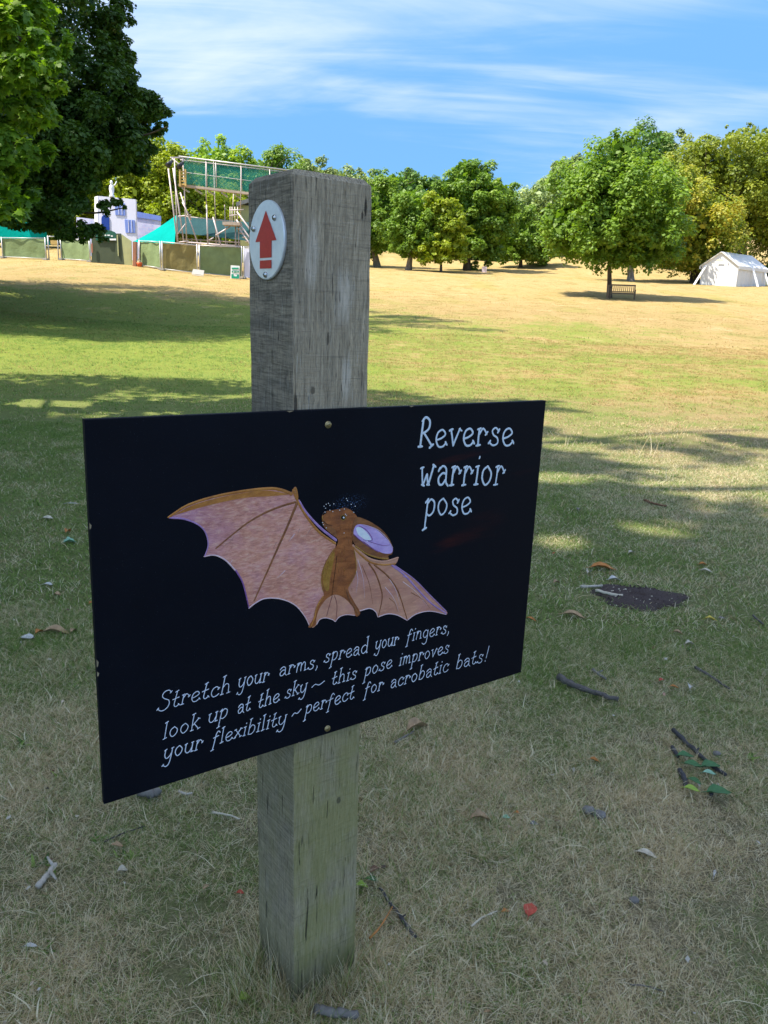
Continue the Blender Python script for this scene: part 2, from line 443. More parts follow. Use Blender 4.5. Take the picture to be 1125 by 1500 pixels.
def trunk_limbs(root, base, top, r0, lobes, mat, seed, lean=0.0, nl=8, seg=10, rl=None, flare=1.35, extra=None):
    rng = random.Random(seed)
    b = np.array(base, float); t = np.array(top, float)
    n = 9; pts = []; rad = []
    for i in range(n):
        f = i / (n - 1)
        p = b + (t - b) * f + np.array([math.sin(f * 4 + seed) * r0 * .5 * f, math.cos(f * 3 + seed) * r0 * .4 * f, 0])
        pts.append(p); rad.append(r0 * ((1 - .72 * f) + (flare - 1) * math.exp(-f * 18)))
    pts[0] = pts[0] - np.array([0, 0, .35])
    mb = MB(); mb.tube(crom(pts, 3), np.interp(np.linspace(0, 1, len(crom(pts, 3))), np.linspace(0, 1, n), rad), seg)
    mb.build('trunk', mat, root, True)
    ends = list(extra) if extra is not None else []
    for k in range(nl):
        L = lobes[rng.randrange(len(lobes))]
        a = rng.random() * 6.28
        ends.append(np.array([L[0] + math.cos(a) * L[3] * .6, L[1] + math.sin(a) * L[4] * .6, L[2] + rng.uniform(-.3, .5) * L[5]]))
    for k, e in enumerate(ends):
        f = .38 + .55 * (k % 7) / 7
        s = b + (t - b) * f
        mid = (s + e) / 2 + np.array([rng.uniform(-.08, .08), rng.uniform(-.08, .08), .1]) * np.linalg.norm(e - s)
        rr = (rl or r0 * .38)
        c = crom([s, mid, e], 5)
        mb = MB(); mb.tube(c, np.linspace(rr, rr * .2, len(c)), 7)
        for j in range(2):
            q = c[int(len(c) * (.45 + .2 * j))]; g = q + np.array([rng.uniform(-1, 1), rng.uniform(-1, 1), rng.uniform(.1, .8)]) * np.linalg.norm(e - s) * .35
            mb.tube([q, (q + g) / 2 + np.array([0, 0, .05]), g], [rr * .4, rr * .28, rr * .1], 5)
        mb.build('limb', mat, root, True)
BARK = bark('tree_bark', (.045, .035, .025), (.13, .10, .075)); BARKP = bark('pale_bark', (.12, .10, .08), (.28, .24, .19))
G = dict(
    mid=leafmat('leaf_mid_green', (.080, .155, .018), (.165, .280, .030), (.27, .38, .050), .42),
    bright=leafmat('leaf_bright_green', (0.119, 0.228, 0.020), (0.257, 0.398, 0.036), (0.436, 0.550, 0.066), .42),
    dark=leafmat('leaf_dark_green', (0.054, 0.119, 0.020), (0.105, 0.213, 0.031), (0.209, 0.319, 0.049), .28),
    grey=leafmat('leaf_grey_green', (0.134, 0.200, 0.070), (0.252, 0.332, 0.109), (0.386, 0.452, 0.158), .25),
    yellow=leafmat('leaf_yellow_green', (.14, .21, .014), (.29, .36, .022), (.42, .46, .04), .42),
    gold=leafmat('leaf_turning_gold', (.13, .20, .02), (.25, .31, .03), (.38, .40, .05), .4, yellow=(.46, .40, .05), patch=.35),
    olive=leafmat('leaf_olive_yellow', (.10, .15, .018), (.21, .26, .026), (.33, .36, .045), .35),
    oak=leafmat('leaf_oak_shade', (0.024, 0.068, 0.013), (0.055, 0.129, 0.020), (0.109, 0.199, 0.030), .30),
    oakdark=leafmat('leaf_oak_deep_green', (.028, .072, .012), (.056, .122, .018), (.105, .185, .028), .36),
    maple=leafmat('leaf_maple', (.08, .17, .012), (.16, .29, .022), (.31, .42, .035), .5),
)
def tree(name, label, base_px, Y, lobes_px, mat, leaf, n, r0, seed, group='trees round the edge of the park', depth=1.0, clump=.28, per=220,
         bmat=None, top_px=None, limbs=5, cat='tree', shell=(.60, 1.10), flat=1.0, updown=.35):
    """base_px=(px,py) on the ground or None py -> base at distance Y"""
    if base_px[1] is not None and Y is None:
        b = at(*base_px)
    else:
        q = P(base_px[0], 400, Y); b = np.array([q[0], Y, 0]); b[2] = float(zt(b[0], b[1]))
    Y = b[1]; sc = Y / (F * .9686)
    lobes = []
    for (px, py, rx, ry, *dz) in lobes_px:
        dy = dz[0] if dz else 0
        c = P(px, py, Y + dy)
        k = (Y + dy) / F * 1.03
        lobes.append((c[0], c[1], c[2], rx * k, rx * k * depth, ry * k))
    root = thing(name, label, cat, b, group)
    foliage('crown', lobes, n, leaf, G[mat], root, seed, clump=clump, per=per, shell=shell, flat=flat, updown=updown)
    tp = P(*(top_px or (base_px[0], min(l[1] for l in lobes_px) + 25)), Y)
    if r0: trunk_limbs(root, b, tp, r0, lobes, bmat or BARK, seed, nl=limbs)
    return root
# bench tree
tree('maple_tree', 'round bushy green tree standing alone with the wooden bench under it', (893, 436), None,
     [(900, 332, 92, 44), (925, 298, 72, 50), (868, 290, 58, 45), (908, 245, 48, 42), (912, 215, 24, 22), (843, 348, 50, 32), (955, 350, 52, 36, -1), (870, 362, 60, 28), (932, 366, 62, 26), (820, 330, 30, 34)],
     'mid', .26, 46000, .17, 11, clump=.30, per=110, limbs=9, group=None)
# right-hand trees
tree('yellow_tree', 'tree turning yellow beside the white marquee, left of it', (1018, 414), None,
     [(1010, 330, 62, 50), (985, 290, 45, 42), (1045, 340, 42, 46), (1005, 370, 55, 28), (965, 320, 40, 60), (995, 262, 30, 24)],
     'gold', .30, 26000, .45, 12, clump=.30, per=120, limbs=6)
tree('broad_tree', 'broad domed yellow-green tree rising behind the white marquee', (1085, None), 108,
     [(1060, 245, 75, 50), (1120, 240, 80, 55), (1010, 260, 42, 45), (1090, 290, 80, 45), (1130, 320, 60, 50), (1170, 300, 90, 90), (1030, 225, 40, 28), (1100, 205, 50, 20)],
     'olive', .34, 52000, .6, 13, clump=.26, per=180, limbs=7, flat=.7)
tree('dark_tree', 'dark green tree with rounded top showing behind the bench tree', (940, None), 112,
     [(935, 240, 45, 48), (950, 215, 34, 28), (925, 290, 50, 60), (975, 300, 40, 60)], 'dark', .34, 16000, .4, 14, limbs=4)
tree('grey_conifer', 'grey-green conifer tip between the dark tree and the broad tree', (978, None), 150,
     [(972, 225, 20, 34), (985, 250, 22, 44), (965, 206, 12, 14)], 'grey', .42, 6000, .4, 15, limbs=3)
tree('grey_tree', 'tree with a stout trunk showing under the bench tree crown', (924, 412), None,
     [(924, 350, 50, 46), (905, 330, 40, 40), (950, 335, 42, 45)], 'mid', .32, 9000, .36, 16, limbs=4, bmat=BARKP)
tree('grey_conifer', 'grey-green conifer on the skyline left of the bench tree', (815, None), 160,
     [(818, 270, 30, 34), (800, 285, 22, 28), (822, 248, 16, 13), (840, 280, 30, 50)], 'grey', .45, 9000, .5, 17, limbs=4)
tree('round_tree', 'evenly rounded grey-green tree below the skyline conifer', (790, None), 118,
     [(785, 318, 48, 46), (800, 296, 32, 28), (770, 345, 42, 40), (815, 350, 40, 45)], 'grey', .36, 17000, .4, 18, clump=.2, per=130, limbs=4)
tree('bushy_tree', 'low bushy green tree reaching down to the grass in the centre', (762, None), 104,
     [(758, 345, 34, 30), (745, 362, 28, 24), (775, 365, 34, 24), (760, 325, 24, 22), (800, 365, 26, 24)], 'mid', .30, 15000, .25, 19, limbs=3)
tree('lime_tree', 'tallest lumpy dark green tree in the centre of the tree line', (684, 396), None,
     [(690, 262, 34, 26), (683, 244, 16, 11), (715, 285, 42, 26), (705, 315, 50, 34), (690, 350, 48, 34), (735, 300, 28, 32), (715, 362, 34, 22), (672, 300, 34, 40), (660, 275, 22, 16)],
     'mid', .32, 34000, .42, 20, clump=.30, per=170, limbs=8, flat=.8)
tree('young_tree', 'bright yellow-green young tree in front of the tallest lumpy tree', (646, 399), None,
     [(655, 318, 24, 22), (640, 300, 18, 18), (662, 340, 24, 22), (640, 372, 32, 15), (668, 362, 22, 18), (622, 380, 14, 9), (650, 355, 26, 20)],
     'yellow', .26, 13000, .14, 21, clump=.32, per=110, limbs=6, flat=.75)
tree('willow_tree', 'light green tree on a slim leaning trunk, third trunk right of the post', (598, 396), None,
     [(604, 300, 34, 26), (622, 325, 34, 30), (590, 335, 34, 28), (615, 350, 42, 24), (600, 365, 32, 16), (632, 355, 26, 26)],
     'mid', .26, 21000, .34, 22, clump=.26, per=130, limbs=6, bmat=BARKP, top_px=(612, 320))
tree('leaning_tree', 'green tree on a leaning pale trunk just right of the post', (553, 391), None,
     [(548, 305, 34, 34), (556, 335, 30, 30), (540, 355, 34, 22), (520, 320, 40, 40), (568, 275, 26, 20), (560, 358, 26, 14)],
     'mid', .28, 20000, .42, 23, clump=.26, per=130, limbs=6, bmat=BARKP, top_px=(540, 320))
tree('dark_tree', 'dark flat-topped tree behind the light green tree right of the post', (600, None), 128,
     [(600, 268, 38, 20), (570, 270, 30, 18), (632, 285, 34, 24), (590, 300, 60, 40), (645, 310, 40, 40)], 'dark', .38, 17000, .5, 24, limbs=4, flat=.7)
tree('poplar_tree', 'pale feathery tree top showing just left of the post top', (452, None), 130,
     [(448, 243, 14, 15), (460, 262, 24, 26), (440, 285, 34, 40)], 'grey', .40, 8000, .3, 25, limbs=3)
tree('airy_tree', 'pale airy tree top rising above the right shoulder of the post', (505, None), 132,
     [(500, 262, 30, 12), (520, 270, 40, 16), (510, 300, 50, 40)], 'grey', .40, 10000, .3, 26, limbs=3)
# trees behind the stage
tree('plane_tree', 'feathery bright green tree top above the scaffold net', (320, None), 96,
     [(318, 238, 42, 30), (345, 252, 34, 32), (292, 250, 28, 34), (320, 290, 60, 45), (355, 300, 40, 50)], 'bright', .32, 24000, .4, 27, clump=.22, per=110, limbs=5)
tree('dark_tree', 'mid green rounded tree between the feathery tree and the post', (402, None), 112,
     [(402, 238, 22, 20), (390, 265, 36, 36), (420, 290, 46, 50)], 'mid', .34, 15000, .4, 28, limbs=4)
tree('sunny_tree', 'sunlit yellow-green tree behind the painted stage wall', (235, None), 82,
     [(240, 225, 26, 26), (222, 260, 44, 44), (262, 270, 34, 40), (200, 300, 50, 45), (245, 320, 60, 40), (185, 262, 36, 40), (300, 320, 40, 40), (325, 310, 36, 36)], 'yellow', .30, 36000, .4, 29, clump=.26, per=120, limbs=6)
tree('sunny_tree', 'sunlit yellow-green tree showing through the big dark crown at left', (120, None), 84,
     [(140, 250, 50, 50), (110, 300, 60, 50), (160, 310, 50, 40), (60, 290, 60, 60), (20, 280, 50, 60)], 'yellow', .32, 26000, .4, 30, clump=.26, per=120, limbs=5)
# wood closing the background
wood = [(500, 150, 'dark', 262), (560, 150, 'mid', 258), (622, 155, 'dark', 256), (675, 150, 'mid', 282), (725, 150, 'dark', 284), (770, 155, 'mid', 284), (822, 160, 'dark', 268), (870, 150, 'mid', 240),
        (915, 155, 'dark', 225), (975, 160, 'mid', 222), (1030, 150, 'dark', 232), (1090, 150, 'dark', 222), (1160, 140, 'mid', 215), (1240, 130, 'olive', 215), (440, 150, 'mid', 262), (350, 130, 'dark', 262), (250, 125, 'mid', 262),
        (150, 120, 'dark', 262), (40, 120, 'mid', 262), (-70, 110, 'mid', 262)]
where = ['just right of the post', 'behind the leaning tree', 'behind the light green tree', 'behind the yellow-green young tree', 'behind the tallest lumpy tree', 'behind the low bushy tree', 'below the skyline conifer', 'behind the left side of the bench tree',
         'behind the top of the bench tree', 'behind the right side of the bench tree', 'behind the tree turning yellow', 'behind the white marquee', 'at the right edge of the photo', 'beyond the right edge of the photo', 'hidden behind the post top', 'behind the scaffold platform',
         'behind the left end of the scaffold', 'behind the painted stage wall', 'behind the oak at left', 'beyond the left edge of the photo']
for i, (px, Y, mt, top) in enumerate(wood):
    lob = [(px, top + 34, 44, 34), (px - 24, top + 62, 42, 44), (px + 26, top + 58, 42, 46), (px, top + 92, 58, 40)]
    tree('woodland_tree', 'rear %s green woodland tree ' % ('dark' if mt == 'dark' else 'mid' if mt == 'mid' else 'yellowish') + where[i], (px, None), Y, lob, mt, .5, 10000, .4, 60 + i, group='woodland trees closing the background', per=130, limbs=2)
hedge = [(545, 126), (590, 128), (640, 128), (700, 126), (742, 124), (850, 124), (900, 126), (960, 122), (1020, 118), (1075, 112), (1140, 110), (160, 96), (60, 96), (-40, 94), (350, 100), (440, 112)]
hw = ['right of the post foot', 'behind the light trunk', 'behind the young tree trunk', 'under the lumpy tree', 'beside the low bushy tree', 'left under the bench tree', 'behind the bench tree trunk', 'right under the bench tree', 'behind the turning tree trunk', 'directly behind the marquee', 'at the right photo edge',
      'behind the stage wall', 'behind the teal tent', 'beyond the left photo edge', 'behind the scaffold stairs', 'behind the post']
for i, (px, Y) in enumerate(hedge):
    q = P(px, 400, Y); zb = float(zt(q[0], Y)); pyb = CY - F * ((np.array([q[0], Y, zb]) - O) @ RM)[1] / -((np.array([q[0], Y, zb]) - O) @ RM)[2]
    tree('understorey_shrub', 'dense dark shrub ' + hw[i], (px, None), Y, [(px, pyb - 12, 30, 15), (px - 22, pyb - 9, 20, 12), (px + 22, pyb - 10, 22, 13)], 'dark' if i % 2 else 'mid', .36, 5000, 0, 90 + i, group='shrubs under the woodland edge', cat='shrub', limbs=0)

# big oak at left: real size, crown partly out of frame
def frustum(p, r):
    """photo pixel of points, for shaping the hanging edge of the near crown"""
    d = (p - O) @ RM
    z = -d[:, 2]; zz = np.where(z > .1, z, .1)
    return CX + F * d[:, 0] / zz, CY - F * d[:, 1] / zz, z, F * r / zz
bx, by = -19.5, 28.5
root = thing('oak_tree', 'large dark oak at left whose crown overhangs the fenced stage area', 'tree', (bx, by, float(zt(bx, by))))
lobes = [(bx, by - .6, 12.5, 10.0, 14.3, 8.5), (bx + 3.5, by - 3, 9.5, 6.5, 7, 6), (bx + 4, by - 4, 6.0, 5.6, 7, 3.6), (bx - 4, by, 8, 9, 11, 6), (bx + 3.5, by - 2, 17.5, 9.3, 8.5, 5), (bx + 1, by - 6, 5.4, 7.5, 6, 2.8)]
def keep_oak(c, r):
    px, py, z, rp = frustum(c, r)
    lim = np.interp(py, [-400, -70, 0, 60, 90, 150, 200, 250, 285, 330, 360], [520, 300, 195, 205, 190, 250, 235, 205, 128, 122, 112])
    wob = 14 * np.sin(py * .09) + 8 * np.sin(py * .23 + 1)
    okx = px + rp < lim + wob
    oky = py + rp < np.interp(px, [-200, 0, 60, 150], [330, 338, 345, 352])
    return okx & (oky | (px < -40)) & (c[:, 2] > zt(c[:, 0], c[:, 1]) + 2.0)
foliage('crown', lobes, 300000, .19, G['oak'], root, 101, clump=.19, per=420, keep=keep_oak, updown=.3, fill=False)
ol = []
for (px, py, rx, ry, Y) in [(190, 120, 50, 60, 25), (195, 190, 48, 44, 24.5), (165, 235, 60, 50, 24), (130, 285, 60, 46, 23.5), (95, 322, 55, 26, 23), (185, 60, 40, 60, 26), (30, 325, 50, 24, 23), (225, 160, 22, 30, 25), (110, 200, 60, 60, 25), (60, 270, 60, 50, 24)]:
    c = P(px, py, Y); ol.append((c[0], c[1], c[2], rx * Y / F, 2.2, ry * Y / F))
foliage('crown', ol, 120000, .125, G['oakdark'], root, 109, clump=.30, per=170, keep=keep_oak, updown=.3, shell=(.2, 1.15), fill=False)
sp_ = []
for (px, py, rx, ry, Y) in [(152, 303, 13, 8, 22), (170, 295, 13, 7, 22), (128, 338, 22, 12, 22), (184, 304, 6, 4, 22), (100, 346, 26, 8, 22), (215, 215, 16, 10, 24), (226, 194, 22, 8, 24), (240, 184, 8, 5, 24), (150, 350, 10, 4, 22), (205, 250, 14, 8, 24)]:
    c = P(px, py, Y); sp_.append((c[0], c[1], c[2], rx * Y / F, .5, ry * Y / F))
foliage('spray', sp_, 5200, .12, G['oakdark'], root, 110, clump=.55, per=45, shell=(.1, 1.1), fill=False)
for (x0, y0, x1, y1, x2, y2) in ((60, 300, 130, 312, 184, 304), (40, 320, 100, 338, 150, 350), (120, 200, 200, 200, 245, 186)):
    mb = MB(); mb.tube(crom([P(x0, y0, 24.5), P(x1, y1, 23), P(x2, y2, 22)], 6), np.linspace(.05, .012, 13), 6); mb.build('twig', BARK, root, True)
trunk_limbs(root, (bx, by, float(zt(bx, by))), (bx + .5, by, 13), .62, lobes, BARK, 5, nl=12)

# maple we stand under: trunk out of frame at left, crown overhead, hanging edge in view at top left
bx, by = -11.8, 2.0
root = thing('maple_tree', 'near maple with drooping bright green lobed leaves hanging at the top left corner', 'tree', (bx, by, float(zt(bx, by))))
lobes = [(bx - .5, -.6, 15.0, 6.8, 8.2, 6.0), (bx + 3.2, 7.6, 6.5, 4.2, 3.8, 2.6), (bx + 1.5, -3.6, 19, 5, 6.5, 3.6), (bx + 2, 5.8, 12.5, 5, 4, 4.5)]
SUNPATCH = [(at(px, py), rx, ry) for px, py, rx, ry in ((955, 672, .50, .42), (838, 652, .42, .38), (1035, 716, .55, .32), (1000, 612, .9, .6), (1105, 632, .7, .55), (885, 632, .5, .5), (820, 700, .35, .28), (970, 775, .28, .22), (1090, 690, .4, .3), (900, 598, .8, .6), (60, 590, .8, .4), (830, 795, .22, .2))]
def keep_maple(c, r):
    px, py, z, rp = frustum(c, r)
    vis = (z > 0) & (px + rp > -30) & (px - rp < 1200) & (py + rp > -60) & (py - rp < 1600)
    droop = (px + rp < np.interp(py, [-50, 60, 120, 200, 260, 330, 350], [90, 115, 120, 110, 95, 70, 40])) & (py + rp < 345)
    q = c - np.array(sdir)[None] * ((c[:, 2] - 3.6) / sdir.z)[:, None]
    gap = (q[:, 0] > -6.0) & (q[:, 0] < -3.2) & (q[:, 1] > 8.0) & (q[:, 1] < 10.6) & (c[:, 0] < -5.2) & (np.sin(c[:, 0] * 37 + c[:, 1] * 53) < .93) & (c[:, 2] > 4.6)
    g = c - np.array(sdir)[None] * (c[:, 2] / sdir.z)[:, None]
    for p, ax, ay in SUNPATCH:
        gap |= (((g[:, 0] - p[0]) / ax) ** 2 + ((g[:, 1] - p[1]) / ay) ** 2 < 1) & (c[:, 2] > 5)
    return ((~vis) | droop) & (c[:, 2] > 2.6) & ~gap
foliage('crown', lobes, 130000, .20, G['maple'], root, 102, clump=.22, per=300, keep=keep_maple)
# drooping sprays
spr = []
for (px, py, rx, ry, Y) in [(30, 60, 60, 45, 9.2), (40, 110, 60, 35, 8.6), (25, 165, 55, 32, 9.0), (30, 215, 50, 30, 8.8), (12, 262, 42, 26, 9.4), (25, 300, 40, 20, 9.0), (0, 20, 70, 45, 9.6), (80, 100, 26, 18, 8.4), (88, 62, 22, 18, 8.8), (-30, 150, 60, 90, 9.4), (-30, 260, 50, 60, 9.4)]:
    c = P(px, py, Y); spr.append((c[0], c[1], c[2], rx * Y / F, .7, ry * Y / F))
foliage('spray', spr, 10000, .095, G['maple'], root, 103, clump=.34, per=60, shape=LOBED, faces=LOBED_T, shell=(.3, 1.0), fill=False)
foliage('crown', [(-5.7, 6.4, 18.0, 3.6, 2.2, 1.6), (-3.2, 3.9, 17.4, 3.0, 2.4, 1.6), (-2.6, 1.0, 17.0, 2.6, 2.4, 1.6), (-6.5, 3.3, 17.0, 4, 3.4, 2)], 4600, .22, G['maple'], root, 104, clump=.30, per=130, keep=keep_maple, fill=False)
trunk_limbs(root, (bx, by, float(zt(bx, by))), (bx + .4, by + 1, 15), .45, lobes, BARK, 9, nl=10, extra=[np.array(s[:3]) for s in spr[::3]] + [np.array(v) for v in ((-5.7, 6.4, 18.0), (-3.2, 3.9, 17.4), (-2.6, 1.0, 17.0))])

# ------------------------------------------------------------------ stage area
M_FAB_G = simple('green_fence_fabric', (.22, .29, .13), .75, .15, 1.5, bump=.5, bscale=3, bdist=.08, trans=.15)
M_FAB_O = simple('olive_fence_fabric', (.27, .225, .085), .75, .15, 1.5, bump=.5, bscale=3, bdist=.08, trans=.15)
M_FAB_L = simple('pale_olive_board', (.38, .40, .20), .8, .1, 2)
M_FAB_D = simple('dark_green_board', (.065, .085, .05), .7, .15, 1)
M_GALV = simple('galvanised_tube', (.50, .49, .48), .45, .12, 20, metal=.4)
M_PINK = simple('scaffold_tube', (.52, .44, .42), .5, .15, 6, metal=.2)
M_PLANK = simple('scaffold_plank', (.42, .34, .27), .8, .2, 5)
M_RUST = simple('terracotta_post', (.33, .15, .09), .8, .15, 4)
M_TEAL = simple('teal_tarpaulin', (.002, .40, .34), .85, .12, .8, bump=.5, bscale=1.5, bdist=.15, trans=.25, spec=.05)
M_TEALD = simple('deep_teal_tarpaulin', (.003, .055, .062), .7, .15, .8, bump=.4, bscale=1.5, bdist=.15)  # same teal tarpaulin, with the shade on its right side painted into the colour
M_WHITE = simple('white_paint', (.78, .79, .80), .5, .04, 4)
M_LILAC = simple('lavender_painted_flat', (.66, .67, .80), .7, .04, 1.2)
M_BLUEW = simple('blue_shutter', (.17, .25, .60), .6, .12, 3)
M_NAVY = simple('deep_blue_door', (.01, .045, .28), .5, .1, 3)
M_CONC = simple('concrete_block', (.40, .38, .34), .9, .15, 8)
M_SGREEN = simple('sign_green', (.01, .30, .19), .5, .05, 5)
M_WOODY = simple('yellow_timber', (.55, .38, .13), .7, .15, 4)
M_CLOTH = simple('white_canvas', (.80, .80, .79), .6, .04, 1.0, bump=.35, bscale=2.0, bdist=.06, trans=.2)
def mural():
    s = NT('painted_village_backdrop')
    n = s.n('ShaderNodeTexBrick'); n.inputs['Scale'].default_value = .9; n.inputs['Mortar Size'].default_value = .03
    n.inputs['Color1'].default_value = (.50, .52, .76, 1); n.inputs['Color2'].default_value = (.40, .47, .74, 1); n.inputs['Mortar'].default_value = (.56, .50, .72, 1)
    mp = s.n('ShaderNodeMapping'); mp.inputs['Rotation'].default_value = (math.pi / 2, 0, 0); s.l(s.coord('Object'), mp.inputs[0]); s.l(mp.outputs[0], n.inputs[0])
    c = s.mix(s.mr(s.noise(.8, 3), .45, .6, smooth=True), n.outputs[0], (.60, .61, .80))
    s.l(c, s.p.inputs['Base Color']); s.set(s.p, 'Roughness', .7); return s.m
M_MURAL = mural()
def netmat():
    s = NT('green_debris_net'); s.set(s.p, 'Base Color', (.01, .20, .16)); s.set(s.p, 'Roughness', .7)
    t = s.n('ShaderNodeBsdfTransparent'); mxs = s.n('ShaderNodeMixShader')
    n = s.noise(.9, 4); s.l(s.mr(n, .3, .7, .14, .36), mxs.inputs[0])
    s.l(t.outputs[0], mxs.inputs[1]); s.l(s.p.outputs[0], mxs.inputs[2]); s.l(mxs.outputs[0], s.out.inputs[0]); return s.m
M_NET = netmat()

def cloth_panel(mb, a, b, h0, h1, wav=.04, n=14, lift=.08, seed=0):
    """hanging fabric between base points a,b (3d), heights h0,h1, as a thin wavy sheet with thickness"""
    rng = random.Random(seed); a = np.array(a); b = np.array(b)
    dirv = (b - a); nrm = np.array([-dirv[1], dirv[0], 0]); nrm /= np.linalg.norm(nrm)
    rows = 6; fr = []; bk = []
    ph = [rng.random() * 6 for _ in range(4)]
    for j in range(rows + 1):
        for i in range(n + 1):
            u = i / n; v = j / rows
            hh = h0 + (h1 - h0) * u
            w = wav * (math.sin(u * 9 + ph[0] + v * 2) + .6 * math.sin(u * 17 + ph[1] - v * 3) + .5 * math.sin(v * 7 + ph[2] + u * 4)) * (.4 + .6 * v)
            sag = -.03 * math.sin(u * math.pi * 5) ** 2 * (v == 1)
            p = a + dirv * u + np.array([0, 0, lift + (hh - lift) * v + sag]) - nrm * w
            fr.append(p); bk.append(p + nrm * .015)
    N = len(fr); f = []
    W_ = n + 1
    for j in range(rows):
        for i in range(n):
            q = (j * W_ + i, j * W_ + i + 1, (j + 1) * W_ + i + 1, (j + 1) * W_ + i)
            f.append(q); f.append(tuple(N + k for k in reversed(q)))
    mb.add(fr + bk, f)
def fence_panel(x0, y0, x1, y1, top0, top1, fab, label, seed, feet=True):
    a = at(x0, y0); b = at(x1, y1)
    h0 = (y0 - top0) * a[1] / F; h1 = (y1 - top1) * b[1] / F
    root = thing('fence_panel', label, 'fence panel', (a + b) / 2, 'temporary fence panels round the stage area')
    mb = MB(); cloth_panel(mb, a, b, h0 - .04, h1 - .04, seed=seed); mb.build('fabric_sheet', fab, root, True)
    Z = np.array([0, 0, 1.0]); off = np.array([0, -.06, 0])
    mb = MB(); mb.tube([a + off + Z * .1, b + off + Z * .1], .03, 6); mb.build('bottom_rail', M_GALV, root, True)
    mb = MB(); mb.tube([a + off + Z * h0, b + off + Z * h1], .03, 6); mb.build('top_rail', M_GALV, root, True)
    for p, h in ((a, h0), (b, h1)):
        d = (b - a) * (.012 if p is a else -.012)
        mb = MB(); mb.tube([p + off + d, p + off + d + Z * (h + .05)], .045, 8); mb.build('upright', M_GALV, root, True)
        mb = MB(); mb.box(p + off + d + Z * .06, (.28, 0, 0), (0, .6, 0), (0, 0, .13)); mb.build('block_foot', M_CONC, root)
    return root
fence_panel(-62, 374, -2, 377, 346, 349, M_FAB_G, 'green fabric fence panel cut by the left edge of the photo', 1)
fence_panel(4, 378, 69, 381, 351, 352, M_FAB_G, 'long dark green fence panel under the oak, leftmost whole one', 2)
fence_panel(90, 381, 133, 384, 353, 354, M_FAB_G, 'green fence panel standing between the gap and the dark gate', 3)
fence_panel(205, 390, 236, 395, 356, 358, M_FAB_G, 'narrow green fence panel right of the terracotta post', 4)
fence_panel(238, 396, 290, 402, 358, 363, M_FAB_O, 'olive brown fence panel with vertical creases', 5)
fence_panel(292, 402, 355, 408, 363, 366, M_FAB_G, 'crumpled green fence panel behind the small green sign', 6)
fence_panel(357, 408, 402, 413, 366, 368, M_LILAC, 'pale blue fence panel half hidden by the wooden post', 7)
# gap: a standing frame and pale step
def px_box(name, label, cat, x0, x1, yt, yb, mat, depth=.25, Y=None, group=None):
    a = at(x0, yb); b = at(x1, yb); Y = Y or (a[1] + b[1]) / 2
    p = [P(x0, yb, Y), P(x1, yb, Y), P(x1, yt, Y), P(x0, yt, Y)]
    root = thing(name, label, cat, p[0], group); mb = MB(); mb.prism(p, (0, depth, 0)); return root, mb
a = at(80, 381); root = thing('gate_frame', 'narrow open metal frame in the fence gap under the oak', 'frame', a)
for x in (72, 86):
    q = at(x, 381); mb = MB(); mb.tube([q, q + np.array([0, 0, 1.7])], .05, 8); mb.build('upright', M_GALV, root, True)
q0 = at(72, 381); q1 = at(86, 381); mb = MB(); mb.tube([q0 + np.array([0, 0, 1.65]), q1 + np.array([0, 0, 1.65])], .04, 6); mb.build('crossbar', M_GALV, root, True)
mb = MB(); mb.box((q0 + q1) / 2 + np.array([0, .2, 1.25]), (.5, 0, 0), (0, .06, 0), (0, 0, .3)); mb.build('yellow_notice', M_WOODY, root)
# dark green gate
g = at(156, 386); Yg = g[1]
root = thing('stage_gate', 'dark green wooden gate with arched sign board above it', 'gate', g)
mb = MB(); mb.prism([P(134, 385, Yg), P(179, 387, Yg), P(178, 346, Yg), P(134, 344, Yg)], (0, .15, 0)); mb.build('gate_board', M_FAB_D, root)
mb = MB(); mb.prism([P(168, 386, Yg - .12), P(182, 387, Yg - .12), P(177, 342, Yg - .12), P(170, 342, Yg - .12)], (0, .1, 0)); mb.build('side_leaf', M_FAB_D, root)
mb = MB(); mb.prism([P(172.5, 375, Yg - .2), P(174, 375, Yg - .2), P(172.5, 344, Yg - .2), P(171, 344, Yg - .2)], (0, .06, 0)); mb.build('edge_batten', M_FAB_L, root)
ar = [P(140, 352, Yg - .1), P(172, 352, Yg - .1)] + [P(156 + 16 * math.cos(t), 346 - 9 * math.sin(t), Yg - .1) for t in np.linspace(0, math.pi, 9)]
mb = MB(); mb.prism(ar, (0, .08, 0)); sg = mb.build('arched_sign', simple('dark_sign_green', (.02, .10, .07), .5), root)
mb = MB(); mb.prism([P(153, 352, Yg - .16), P(170, 352, Yg - .16), P(170, 349.5, Yg - .16), P(153, 349.5, Yg - .16)], (0, .05, 0)); mb.build('white_strip', M_WHITE, root)
mb = MB(); mb.prism([P(133.5, 370, Yg - .16), P(136, 370, Yg - .16), P(135.5, 356, Yg - .16), P(133, 357, Yg - .16)], (0, .05, 0)); mb.build('red_notice', M_RUST, root)
for k, w in enumerate((3.5, 2.4, 4.2, 3.0)):
    x = 150 + k * 4.6; mb = MB(); mb.box(P(x, 345.8 - (1.2 if k in (1, 2) else 0), Yg - .13), (w * .045, 0, 0), (0, .02, 0), (0, 0, .08)); mb.build('lettering', M_WHITE, sg)
root, mb = px_box('hoarding_board', 'pale olive board with slanted top between the gate and the terracotta post', 'board', 179, 193, 343, 388, M_FAB_L)
Yb = OFF[root.name][1]
mb = MB(); mb.prism([P(180, 388, Yb), P(193, 389, Yb), P(192, 353, Yb), P(178, 343, Yb)], (0, .12, 0)); mb.build('board', M_FAB_L, root)
root, mb = px_box('terracotta_post', 'terracotta coloured square post between olive board and green panel', 'post', 194.5, 199, 354, 390, M_RUST); mb.build('shaft', M_RUST, root)
